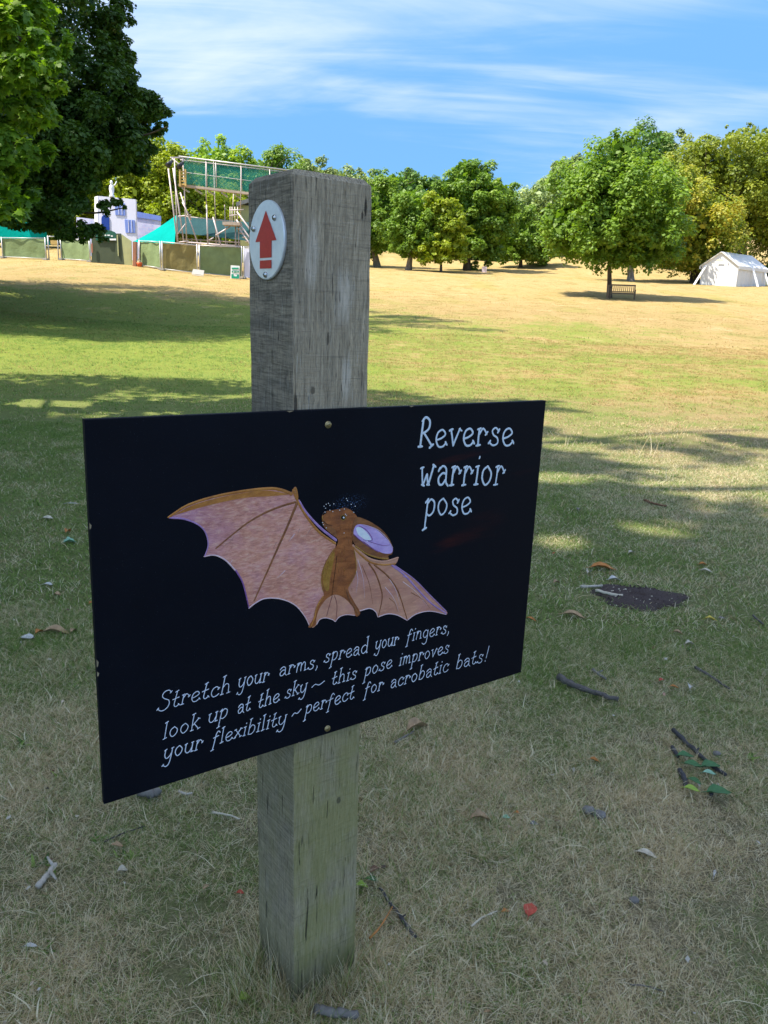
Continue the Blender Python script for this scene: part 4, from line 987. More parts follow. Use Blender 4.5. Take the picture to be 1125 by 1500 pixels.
# marker disc on the left face (local plane x = lean at that height)
def discstuff():
    zc, yc, R = 1.4885, .080, .0625
    xs = LEAN * zc / 1.585
    m_al = NT('brushed_aluminium'); nn = m_al.noise(60, 4, .6, scl=(1, 1, 1))
    m_al.l(m_al.mix(m_al.mr(nn, .3, .7), (.62, .66, .68), (.76, .79, .80)), m_al.p.inputs['Base Color']); m_al.set(m_al.p, 'Metallic', .35); m_al.set(m_al.p, 'Roughness', .42)
    m_red = NT('red_vinyl'); nn = m_red.noise(220, 5, .7); m_red.l(m_red.mix(m_red.mr(nn, .35, .7), (.46, .015, .010), (.56, .025, .016)), m_red.p.inputs['Base Color']); m_red.set(m_red.p, 'Roughness', .45)
    dk = bpy.data.objects.new('trail_marker_disc', None); COL.objects.link(dk)
    dk.location = tuple(C0 + EV * xs - NV * yc + ZV * zc); dk.rotation_euler = (0, 0, rotz)
    tag(dk, 'round grey metal trail marker with red upward arrow, screwed to the post', 'marker disc')
    OFF[dk.name] = np.zeros(3)
    N = 64; mb = MB(); V = []
    prof = [(R * .985, .0005), (R, -.0005), (R, -.0035), (R * .975, -.0048), (R * .93, -.0048)]
    for r, x in prof:
        for k in range(N):
            a = 2 * math.pi * k / N; V.append((x, r * math.cos(a), r * math.sin(a)))
    f = [(i * N + j, i * N + (j + 1) % N, (i + 1) * N + (j + 1) % N, (i + 1) * N + j) for i in range(len(prof) - 1) for j in range(N)]
    f.append(tuple(4 * N + j for j in range(N - 1, -1, -1))); f.append(tuple(range(N)))
    mb.add(V, f); mb.build('disc', m_al.m, dk)
    # screen: +y local runs away from the camera = left in the photo
    def flat(nm, pts, x0=-.0053, th=-.0004, mat=m_red.m):
        mb = MB(); mb.prism([(x0, -u, v) for u, v in pts], (th, 0, 0)); return mb.build(nm, mat, dk)
    pink = simple('pale_vinyl_edge', (.52, .34, .36), .5)
    s_ = 1.0
    flat('arrow', [(0, .0455), (.037, -.0015), (.0205, -.0015), (.0205, -.0275), (-.0205, -.0275), (-.0205, -.0015), (-.037, -.0015)])
    flat('arrow_base_bar', [(-.0205, -.0315), (.0205, -.0315), (.0205, -.0445), (-.0205, -.0445)])
    for (u, v, rot) in ((.030, .033, 20), (-.044, .020, 70), (.0, -.0545, 10)):
        mb = MB(); rr = [.0050, .0049, .0040, .0024, .0004]; xx = [-.0048, -.0062, -.0076, -.0085, -.0088]
        mb.tube([(x, -u, v) for x in xx], rr, 16); sc_ = mb.build('screw', simple('bright_steel', (.60, .60, .58), .22, .08, 40, metal=.9), dk, True)
        a = math.radians(rot)
        for b_ in (0, math.pi / 2):
            mb = MB(); e1 = np.array([0, math.cos(a + b_), math.sin(a + b_)]); e2 = np.array([0, -math.sin(a + b_), math.cos(a + b_)])
            mb.box(np.array([-.0087, -u, v]), (.0006, 0, 0), e1 * .0055, e2 * .0009); mb.build('slot', simple('dark_slot', (.02, .02, .02), .8), sc_)
discstuff()

# ------------------------------------------------------------------ painted board
BO = bpy.data.objects.new('painted_board', None); COL.objects.link(BO)
BO.location = tuple(C0); BO.rotation_euler = (0, 0, rotz); OFF[BO.name] = np.zeros(3)
tag(BO, 'black painted board with a bat and white hand lettering, screwed across the post', 'sign board')
def boardmat():
    s = NT('navy_black_board_paint'); co = s.coord('Object'); sp = s.n('ShaderNodeSeparateXYZ'); s.l(co, sp.inputs[0]); X, Y, Z = sp.outputs
    n = s.noise(6, 5, .6); n2 = s.noise(260, 4, .7, scl=(.25, 1, 1))
    c = s.mix(s.mr(n, .3, .7), (.0016, .0026, .0065), (.0030, .0045, .0100))
    c = s.mix(s.mr(X, .2, .55, 0, .7, True), c, (.0042, .0038, .0075))
    # reddish wiped strokes under the heading
    streak = s.mr(s.noise(22, 5, .65, scl=(.12, 1, 1), rot=(0, -.18, 0)), .42, .68, 0, 1, True)
    def band(cx, cz, rx, rz, k):
        vs = s.n('ShaderNodeVectorMath', operation='SUBTRACT'); s.l(co, vs.inputs[0]); vs.inputs[1].default_value = (cx, 0, cz)
        rt = s.n('ShaderNodeMapping'); rt.inputs['Rotation'].default_value = (0, .13, 0); s.l(vs.outputs[0], rt.inputs[0])
        vm = s.n('ShaderNodeVectorMath', operation='MULTIPLY'); s.l(rt.outputs[0], vm.inputs[0]); vm.inputs[1].default_value = (1 / rx, 0, 1 / rz)
        ln = s.n('ShaderNodeVectorMath', operation='LENGTH'); s.l(vm.outputs[0], ln.inputs[0])
        return s.math('MULTIPLY', s.mr(ln.outputs['Value'], .35, 1.0, k, 0, True), streak)
    for (px, py, rx, rz, k) in ((680, 668, .11, .010, .75), (690, 722, .13, .012, .6), (745, 700, .10, .012, .55), (672, 790, .09, .020, 1.0), (650, 800, .05, .014, .6), (710, 770, .08, .05, .25)):
        q = front(px, py, .012); c = s.mix(band(q[0], q[2], rx, rz, k), c, (.034, .007, .008))
    # chalky spray above the head
    q = front(512, 738, .012)
    vs = s.n('ShaderNodeVectorMath', operation='SUBTRACT'); s.l(co, vs.inputs[0]); vs.inputs[1].default_value = (q[0], 0, q[2])
    vm = s.n('ShaderNodeVectorMath', operation='MULTIPLY'); s.l(vs.outputs[0], vm.inputs[0]); vm.inputs[1].default_value = (1 / .045, 0, 1 / .022)
    ln = s.n('ShaderNodeVectorMath', operation='LENGTH'); s.l(vm.outputs[0], ln.inputs[0])
    dots = s.mr(s.noise(520, 2, .5), .60, .68)
    c = s.mix(s.math('MULTIPLY', s.mr(ln.outputs['Value'], .4, 1.0, .8, 0, True), dots), c, (.10, .19, .38))
    c = s.mix(s.math('MULTIPLY', s.mr(s.noise(700, 2, .5), .735, .75), .35), c, (.12, .14, .18))
    s.l(c, s.p.inputs['Base Color']); s.set(s.p, 'Roughness', .62); s.set(s.p, 'Specular IOR Level', .12)
    s.bump(n2, .10, .0006); return s.m
M_BRD = boardmat(); M_EDGE = simple('raw_board_edge', (.30, .24, .15), .8, .2, 40)
bl, br = -.358, .5716; bb, bt = .6042, 1.2187; TH = .012
mb = MB(); ch = .0012
y0 = -TH
def rr_(x0, x1, z0, z1, y): return [(x0, y, z0), (x1, y, z0), (x1, y, z1), (x0, y, z1)]
V = rr_(bl + ch, br - ch, bb + ch, bt - ch, y0) + rr_(bl, br, bb, bt, y0 + ch) + rr_(bl, br, bb, bt, -.0008)
mb.add(V, [(0, 1, 2, 3)] + [(4 + j, 4 + (j + 1) % 4, (j + 1) % 4, j) for j in range(4)] + [(8 + j, 8 + (j + 1) % 4, 4 + (j + 1) % 4, 4 + j) for j in range(4)] + [(11, 10, 9, 8)])
mb.build('panel', M_BRD, BO)
# chips of bare wood on the edges
for (e, t, ln) in (('r', .15, .010), ('r', .32, .006), ('r', .47, .012), ('r', .66, .007), ('t', .35, .008), ('t', .62, .006), ('l', .25, .006), ('l', .60, .008), ('l', .63, .005), ('b', .38, .004)):
    mb = MB()
    if e in 'lr':
        x = bl if e == 'l' else br; z = bt - (bt - bb) * t; sx = .0022 * (1 if e == 'r' else -1)
        mb.prism([(x - sx, y0 - .0004, z), (x + sx * .1, y0 - .0004, z + ln * .5), (x + sx * .1, y0 - .0004, z - ln), (x - sx * .6, y0 - .0004, z - ln * .7)], (0, .0022, 0))
    else:
        z = bt if e == 't' else bb; x = bl + (br - bl) * t; s_ = .0020 * (1 if e == 't' else -1)
        mb.prism([(x, y0 - .0004, z - s_), (x + ln, y0 - .0004, z + s_ * .1), (x - ln * .6, y0 - .0004, z + s_ * .1)], (0, .0022, 0))
    mb.build('paint_chip', M_EDGE, BO)
# brass screws with cup washers
M_BRASS = simple('dull_brass', (.42, .34, .17), .42, .2, 200, metal=.6, bump=.4, bscale=500, bdist=.001)
for (px, py) in ((480.5, 622), (479.5, 1067)):
    q = front(px, py, TH); mb = MB()
    mb.tube([(q[0], -TH + .0005, q[2]), (q[0], -TH - .0014, q[2]), (q[0], -TH - .0018, q[2]), (q[0], -TH - .0010, q[2]), (q[0], -TH - .0003, q[2])], [.0062, .0060, .0050, .0034, .0031], 14, cap=False); wsh = mb.build('washer', M_BRASS, BO, True)
    mb = MB(); mb.tube([(q[0], -TH - .0002, q[2]), (q[0], -TH - .0016, q[2]), (q[0], -TH - .0022, q[2])], [.0033, .0031, .0010], 12); mb.build('screw_head', M_BRASS, BO, True)
    mb = MB(); mb.box((q[0], -TH - .0023, q[2]), (.0040, 0, .0014), (0, .0004, 0), (-.0003, 0, .0008)); mb.build('slot', simple('dark_slot_b', (.02, .015, .01), .8), BO)

# ---- bat painting: thin layers of paint on the board
def z6(p): return (230 + p[0] / 2.5, 700 + p[1] / 2.5)
def z5(p): return (440 + p[0] / 7.03, 720 + p[1] / 7.03)
def paintmat(name, a, b, c3, scale=30, edge=None, rot=0.0, streak=.3, k3=.5, dark=None):
    s = NT(name)
    n1 = s.noise(scale, 6, .65, scl=(streak, 1, 1), rot=(0, rot, 0), dist=.6); n2 = s.noise(scale * .35, 4, .6); n3 = s.noise(scale * 6, 4, .7, scl=(streak, 1, 1), rot=(0, rot, 0))
    c = s.mix(s.mr(n1, .35, .65), a, b); c = s.mix(s.mr(n2, .48, .66, 0, k3, True), c, c3)
    c = s.mix(s.mr(n3, .55, .75, 0, .35), c, tuple(min(1, x * 1.5) for x in b))
    s.l(c, s.p.inputs['Base Color']); s.set(s.p, 'Roughness', .5); s.set(s.p, 'Specular IOR Level', .35)
    s.bump(s.math('ADD', n1, s.math('MULTIPLY', n3, .5)), .5, .0015); return s.m
PM = dict(
    wing=paintmat('wing_pink_paint', (0.341, 0.181, 0.152), (0.486, 0.275, 0.225), (0.406, 0.225, 0.290), 40, rot=.5),
    wingr=paintmat('wing_rose_paint', (0.479, 0.210, 0.141), (0.670, 0.341, 0.221), (0.526, 0.232, 0.215), 45, rot=-.9),
    lilac=paintmat('lilac_paint', (0.319, 0.181, 0.377), (0.478, 0.290, 0.551), (0.290, 0.131, 0.319), 60, rot=.8, k3=.3),
    orange=paintmat('orange_brown_paint', (0.383, 0.135, 0.026), (0.626, 0.271, 0.059), (0.227, 0.079, 0.026), 60, rot=-.2),
    bone=paintmat('bone_brown_paint', (0.174, 0.059, 0.022), (0.348, 0.137, 0.045), (0.145, 0.052, 0.030), 70),
    fur=paintmat('fur_brown_paint', (0.221, 0.066, 0.020), (0.430, 0.143, 0.041), (0.157, 0.049, 0.024), 90, rot=1.4),
    furg=paintmat('fur_ochre_paint', (0.302, 0.148, 0.017), (0.452, 0.227, 0.043), (0.189, 0.086, 0.014), 90),
    eari=paintmat('ear_lilac_paint', (0.507, 0.348, 0.652), (0.667, 0.493, 0.812), (0.362, 0.217, 0.551), 60, rot=-.6),
    pale=paintmat('pale_blue_paint', (0.725, 0.841, 0.850), (0.850, 0.850, 0.850), (0.652, 0.725, 0.850), 60),
    purple=paintmat('deep_purple_paint', (0.174, 0.072, 0.232), (0.319, 0.145, 0.406), (0.145, 0.058, 0.174), 80),
    pinkw=paintmat('pale_pink_edge_paint', (0.667, 0.464, 0.478), (0.850, 0.638, 0.638), (0.580, 0.406, 0.522), 90),
    black=simple('black_paint', (.004, .004, .006), .35), white=simple('white_chalk_paint', (0.850, 0.850, 0.850), .6, .08, 300),
    red=simple('dark_red_line_paint', (0.160, 0.043, 0.043), .5, .2, 200))
LAY = [0]
def poly(nm, pts, mat, lay, parent=BO, smooth=False, label=None):
    """flat patch of paint; lay = height above the board in 0.1 mm"""
    y = -TH - .0003 - lay * .00012
    P3 = [front(x, y_, TH) for x, y_ in pts]
    P3 = [(p[0], y, p[2]) for p in P3]
    mb = MB(); mb.prism(P3, (0, .0001, 0)); o = mb.build(nm, PM[mat], parent)
    if label: o['label'] = label
    return o
def stroke_mb(mb, pts_local, w0, w1=None, h=.0005, lay=0, ends=True):
    """domed brush stroke along local (x,z) points"""
    p = np.array(pts_local, float); n = len(p); w = np.linspace(w0, w1 if w1 is not None else w0, n)
    t = np.gradient(p, axis=0); t /= np.linalg.norm(t, axis=1)[:, None] + 1e-12; s_ = np.stack([-t[:, 1], t[:, 0]], 1)
    if ends:   # round the ends
        p = np.vstack([p[0] - t[0] * w[0] * .42, p, p[-1] + t[-1] * w[-1] * .42]); s_ = np.vstack([s_[0], s_, s_[-1]]); w = np.concatenate([[w[0] * .35], w, [w[-1] * .35]]); n += 2
    y = -TH - .0003 - lay * .00012
    V = []
    for k in range(n):
        for a, hh in ((-1, 0), (-.5, .8), (0, 1), (.5, .8), (1, 0)):
            q = p[k] + s_[k] * w[k] * .5 * a; V.append((q[0], y + .0003 - (h * hh + .00025), q[1]))
    f = [(k * 5 + j, k * 5 + j + 1, (k + 1) * 5 + j + 1, (k + 1) * 5 + j) for k in range(n - 1) for j in range(4)]
    mb.add(V, f)
def wing_blend():
    s = NT('wing_pink_to_lilac_paint'); co = s.coord('Object'); sp = s.n('ShaderNodeSeparateXYZ'); s.l(co, sp.inputs[0])
    n1 = s.noise(40, 6, .7, scl=(.3, 1, 1), rot=(0, .6, 0), dist=.8); n3 = s.noise(230, 5, .7, scl=(.3, 1, 1), rot=(0, .6, 0), dist=.5); n2 = s.noise(14, 4, .6)
    c = s.mix(s.mr(n1, .3, .7), (0.498, 0.195, 0.133), (0.844, 0.391, 0.267))
    c = s.mix(s.mr(n2, .45, .65, 0, .45, True), c, (0.575, 0.258, 0.308))
    xa = front(*z6((60, 150)), TH)[0]; xb = front(*z6((330, 200)), TH)[0]
    f = s.math('ADD', s.mr(sp.outputs[0], xa, xb, .65, 0, True), s.math('MULTIPLY', s.math('SUBTRACT', n1, .5), 1.2), True)
    c = s.mix(f, c, (0.478, 0.227, 0.387)); c = s.mix(s.mr(n3, .50, .68, 0, .65), c, (0.880, 0.564, 0.400)); c = s.mix(s.mr(n3, .48, .32, 0, .5), c, (0.250, 0.094, 0.066))
    s.l(c, s.p.inputs['Base Color']); s.set(s.p, 'Roughness', .5); s.bump(s.math('ADD', n1, n3), .5, .0015); return s.m
PM['wingblend'] = wing_blend()
def line(nm, pts, mat, wpx, lay, wpx2=None, parent=BO, h=.0005, smooth=True):
    pp = crom(pts, 8) if (smooth and len(pts) > 2) else np.array(pts, float)
    L = [front(x, y, TH) for x, y in pp]; L = [(q[0], q[2]) for q in L]
    sc = .00118
    mb = MB(); stroke_mb(mb, L, wpx * sc, (wpx2 if wpx2 is not None else wpx) * sc, h, lay); return mb.build(nm, PM[mat], parent, True)
def curve_segs(segs, k=6):
    out_ = []
    for s_ in segs:
        c = crom(s_, k); out_ += list(c[:-1])
    return out_
bat = bpy.data.objects.new('bat_painting', None); COL.objects.link(bat); bat.parent = BO; OFF['bat_painting'] = np.zeros(3)
lw_top = [(40, 145), (110, 100), (200, 70), (300, 50), (400, 38), (450, 42), (488, 56)]
lw = curve_segs([lw_top, [(488, 56), (496, 46), (503, 33)], [(503, 33), (510, 45), (515, 62), (520, 85), (560, 160), (610, 215), (655, 235)],
                 [(655, 235), (650, 300), (655, 380), (640, 430)], [(640, 430), (600, 480), (578, 530), (560, 546)],
                 [(560, 546), (540, 505), (505, 465), (455, 443), (400, 440), (365, 455), (335, 478)],
                 [(335, 478), (325, 430), (310, 380), (285, 335), (250, 300), (210, 282), (172, 290)],
                 [(172, 290), (188, 245), (178, 200), (150, 170), (100, 150), (40, 145)]])
poly('wing_membrane', [z6(p) for p in lw], 'wingblend', 0, bat)
poly('wing_shading', [z6(p) for p in curve_segs([[(60, 138), (120, 104), (210, 76), (310, 56), (400, 46), (488, 60)], [(488, 60), (430, 66), (330, 72), (250, 86), (160, 108), (60, 138)]])], 'orange', 2.2, bat)
line('wing_bone', [z6(p) for p in [(42, 144), (110, 101), (200, 71), (300, 51), (400, 39), (450, 43), (492, 58)]], 'orange', 3.2, 3.2, 4.5, bat)
line('wing_edge', [z6(p) for p in [(172, 288), (210, 283), (250, 301), (286, 338)]], 'pinkw', 1.6, 2.4, 2.2, bat)
line('wing_edge', [z6(p) for p in [(336, 477), (365, 455), (400, 441), (455, 444), (505, 466), (540, 506), (558, 542)]], 'pinkw', 2.0, 2.4, 1.2, bat)
line('wing_edge', [z6(p) for p in [(45, 146), (100, 151), (150, 171), (177, 200), (187, 245), (174, 288)]], 'lilac', 2.2, 2.6, 1.6, bat)
line('wing_edge', [z6(p) for p in [(288, 338), (312, 380), (326, 430), (336, 476)]], 'purple', 2.4, 2.8, 1.6, bat)
line('wing_bone', [z6(p) for p in [(506, 88), (450, 105), (390, 130), (330, 165), (270, 212), (215, 258)]], 'bone', 3.4, 3.4, 1.8, bat)
line('wing_bone', [z6(p) for p in [(512, 92), (480, 170), (440, 260), (400, 350), (355, 450)]], 'bone', 4.2, 3.6, 2.0, bat)
line('arm', [z6(p) for p in [(498, 44), (512, 78), (540, 130), (590, 195), (652, 240)]], 'orange', 4.0, 4.2, 3.4, bat)
line('arm', [z6(p) for p in [(519, 82), (545, 125), (595, 180), (655, 228)]], 'lilac', 2.6, 4.6, 4.0, bat)
line('thumb', [z6(p) for p in [(490, 62), (500, 46), (506, 36), (512, 56), (514, 72)]], 'orange', 3.0, 5.0, 2.5, bat)
# faint scumbled strokes over the membranes
rg = random.Random(5)
for k in range(26):
    x, y = rg.uniform(250, 600), rg.uniform(110, 420)
    if y > 420 - (600 - x) * .1: continue
    a = rg.uniform(1.9, 2.5); L_ = rg.uniform(14, 40)
    if not (y > 95 and y < 250 + x * .32 and x < 600 - abs(y - 300) * .1 and y > (x - 470) * 1.0 - 10): continue
    line('brush_mark', [z6((x, y)), z6((x - math.cos(a) * -L_ * .5, y + math.sin(a) * L_ * .5)), z6((x + math.cos(a) * L_, y + math.sin(a) * L_))], rg.choice(['pinkw', 'wingr', 'wing', 'lilac']), rg.uniform(.6, 1.5), 1.9 + k * .02, .3, bat, h=.0002)
# right wing
rw = [z6(p) for p in curve_segs([[(716, 245), (745, 270), (775, 295), (815, 303), (850, 300), (883, 290)], [(883, 290), (881, 304), (870, 320)],
      [(870, 320), (905, 342), (940, 370), (980, 410), (1020, 450), (1058, 487)], [(1058, 487), (1063, 494), (1060, 501)],
      [(1060, 501), (1030, 493), (1000, 488), (950, 498), (915, 523)], [(915, 523), (880, 503), (845, 498), (808, 511)],
      [(808, 511), (800, 490), (778, 478), (742, 488)], [(742, 488), (715, 450), (690, 400), (700, 330), (716, 245)]])]
poly('wing_membrane', rw, 'wingr', 0, bat)
line('wing_bone', [z6(p) for p in [(716, 250), (750, 285), (785, 310), (830, 318), (872, 314)]], 'orange', 3.4, 3.2, 2.6, bat)
line('wing_bone', [z6(p) for p in [(716, 247), (745, 272), (780, 297), (830, 306), (882, 292)]], 'wingr', 4.0, 4.0, 3.0, bat)
line('wing_bone', [z6(p) for p in [(775, 312), (800, 350), (818, 400), (824, 440), (810, 508)]], 'bone', 2.8, 2.4, 1.6, bat)
line('wing_bone', [z6(p) for p in [(795, 318), (840, 355), (875, 400), (895, 450), (916, 520)]], 'bone', 2.8, 2.4, 1.6, bat)
line('wing_bone', [z6(p) for p in [(860, 320), (905, 355), (960, 415), (1005, 460), (1058, 496)]], 'lilac', 3.4, 2.4, 2.4, bat)
line('wing_edge', [z6(p) for p in [(872, 322), (940, 370), (1000, 430), (1058, 488)]], 'lilac', 1.8, 2.8, 1.8, bat)
for seg in ([(742, 487), (778, 478), (800, 490), (808, 509)], [(809, 509), (845, 498), (880, 503), (914, 521)], [(916, 521), (950, 498), (1000, 488), (1058, 500)]):
    line('wing_edge', [z6(p) for p in seg], 'pinkw', 1.8, 2.2, 1.2, bat)
for (x, y, x2, y2, m_) in ((735, 300, 760, 440, 'pinkw'), (750, 320, 790, 460, 'bone'), (835, 400, 885, 490, 'pinkw'), (845, 360, 890, 470, 'pinkw'), (900, 380, 990, 470, 'pinkw'), (930, 420, 1000, 478, 'bone'), (730, 340, 728, 420, 'pinkw'), (850, 440, 880, 490, 'bone'), (900, 360, 945, 400, 'lilac')):
    line('brush_mark', [z6((x, y)), z6(((x + x2) / 2 + 6, (y + y2) / 2 - 5)), z6((x2, y2))], m_, 1.2, 2.0, .3, bat, h=.0002)
# tail membrane
tl = [z5(p) for p in curve_segs([[(100, 1390), (190, 1150), (310, 1060), (430, 1075), (520, 1140), (600, 1240)], [(600, 1240), (560, 1276), (470, 1268), (400, 1290), (355, 1342)], [(355, 1342), (330, 1320), (260, 1300), (200, 1315), (160, 1375)], [(160, 1375), (130, 1400), (100, 1390)]])]
poly('tail_membrane', tl, 'wingr', 2.4, bat)
for seg in ([(165, 1368), (200, 1316), (260, 1301), (330, 1320), (353, 1338)], [(357, 1338), (400, 1291), (470, 1268), (560, 1275)]): line('tail_edge', [z5(p) for p in seg], 'pinkw', 1.4, 4.2, 1.0, bat)
line('tail_line', [z5(p) for p in [(325, 1075), (300, 1160), (268, 1280)]], 'red', 1.0, 4.2, .7, bat); line('tail_line', [z5(p) for p in [(350, 1070), (375, 1170), (365, 1330)]], 'red', 1.0, 4.2, .7, bat)
# body
head = [(220, 240), (255, 205), (330, 190), (400, 178), (450, 165), (505, 182), (552, 222), (580, 265), (548, 330), (525, 400), (535, 470), (532, 540), (548, 600), (570, 700), (572, 800), (545, 880), (495, 975), (500, 1040), (560, 1150), (612, 1240), (588, 1282), (562, 1272), (545, 1200), (480, 1120), (420, 1078), (365, 1060), (310, 1075), (250, 1120), (190, 1210), (163, 1300), (155, 1368), (115, 1396), (80, 1390), (130, 1310), (150, 1220), (190, 1130), (240, 1070), (225, 1000), (212, 930), (222, 820), (260, 720), (318, 620), (368, 560), (382, 490), (310, 432), (245, 370), (222, 305)]
poly('body', [z5(p) for p in crom(head, 4, True)], 'fur', 6.0, bat)
poly('belly_patch', [z5(p) for p in crom([(240, 800), (300, 680), (350, 620), (330, 760), (300, 900), (290, 1010), (250, 1010), (228, 920)], 4, True)], 'furg', 7.5, bat)
line('body_outline', [z5(p) for p in [(345, 590), (270, 720), (225, 830), (215, 930), (232, 1020)]], 'furg', 1.8, 8.0, 1.4, bat)
line('body_outline', [z5(p) for p in [(550, 610), (570, 720), (570, 820), (540, 895), (495, 975)]], 'furg', 1.6, 8.0, 1.2, bat)
line('body_seam', [z5(p) for p in [(372, 660), (355, 800), (335, 950), (322, 1065)]], 'black', .8, 9.0, .5, bat)
for k in range(60):
    x, y = rg.uniform(250, 540), rg.uniform(200, 1020)
    if y < 440 and (x < 330 or x > 520): continue
    if 440 < y < 640 and (x < 385 or x > 520): continue
    line('fur_mark', [z5((x, y)), z5((x + rg.uniform(-12, 8), y + rg.uniform(25, 55)))], rg.choice(['furg', 'bone', 'fur', 'bone', 'orange']), rg.uniform(.5, .9), 8.2 + k * .01, .3, bat, h=.00025, smooth=False)
line('leg', [z5(p) for p in [(230, 1080), (170, 1180), (145, 1290), (110, 1380)]], 'orange', 2.6, 8.0, 2.2, bat)
line('leg', [z5(p) for p in [(470, 1010), (500, 1110), (560, 1200), (588, 1262)]], 'bone', 3.0, 8.0, 3.2, bat)
poly('chin_patch', [z5(p) for p in crom([(225, 300), (280, 350), (345, 380), (370, 430), (360, 462), (300, 420), (245, 365)], 4, True)], 'bone', 7.6, bat)
line('mouth', [z5(p) for p in [(232, 300), (270, 335), (325, 352)]], 'black', .9, 9, .6, bat)
line('nose', [z5(p) for p in [(228, 232), (248, 222), (262, 214)]], 'black', 3.0, 9, 1.8, bat)
line('snout_edge', [z5(p) for p in [(226, 252), (222, 275), (232, 295)]], 'furg', 1.6, 9, 1.2, bat)
poly('ear', [z5(p) for p in crom([(562, 268), (650, 280), (750, 330), (850, 405), (918, 500), (948, 585), (938, 640), (900, 660), (902, 700), (800, 690), (700, 640), (600, 580), (542, 520), (528, 400)], 5, True)], 'bone', 10.5, bat)
poly('inner_ear', [z5(p) for p in crom([(575, 342), (680, 345), (780, 390), (870, 470), (930, 540), (946, 600), (920, 636), (840, 630), (740, 580), (660, 520), (600, 490), (542, 432)], 5, True)], 'eari', 12, bat)
poly('ear_highlight', [z5(p) for p in crom([(568, 375), (610, 365), (670, 410), (722, 488), (690, 512), (640, 480), (590, 440)], 5, True)], 'pale', 13.5, bat)
line('ear_fold', [z5(p) for p in [(600, 350), (680, 400), (735, 495), (640, 495)]], 'purple', 1.0, 15, .8, bat)
line('ear_fold', [z5(p) for p in [(690, 505), (760, 530), (850, 552), (915, 545)]], 'purple', 1.0, 15, .8, bat)
line('ear_fold', [z5(p) for p in [(545, 440), (620, 505), (720, 575), (800, 620)]], 'purple', 1.6, 14, 1.0, bat)
line('ear_rim', [z5(p) for p in [(640, 340), (780, 385), (880, 470), (945, 575)]], 'pinkw', .9, 14.5, .9, bat)
line('ear_rim', [z5(p) for p in [(560, 560), (680, 640), (800, 680), (895, 690)]], 'furg', 2.2, 12, 2.6, bat)
def dot(nm, c, r, mat, lay):
    poly(nm, [z5((c[0] + r * math.cos(t), c[1] + r * math.sin(t))) for t in np.linspace(0, 2 * math.pi, 14, endpoint=False)], mat, lay, bat)
dot('eye_ring', (438, 266), 30, 'furg', 9.5); dot('eye', (437, 266), 23, 'black', 10.5); dot('eye_glint', (441, 266), 9, 'white', 11.5)
for c in ((460, 232), (470, 245), (300, 190), (330, 205), (546, 212), (446, 425), (448, 178), (400, 190), (232, 340), (262, 372), (250, 210), (225, 318), (240, 150), (262, 130), (285, 120), (255, 170), (300, 140), (340, 125), (470, 70), (480, 90), (520, 130), (560, 150)):
    dot('paint_speck', c, 4.5, 'white', 9.5)

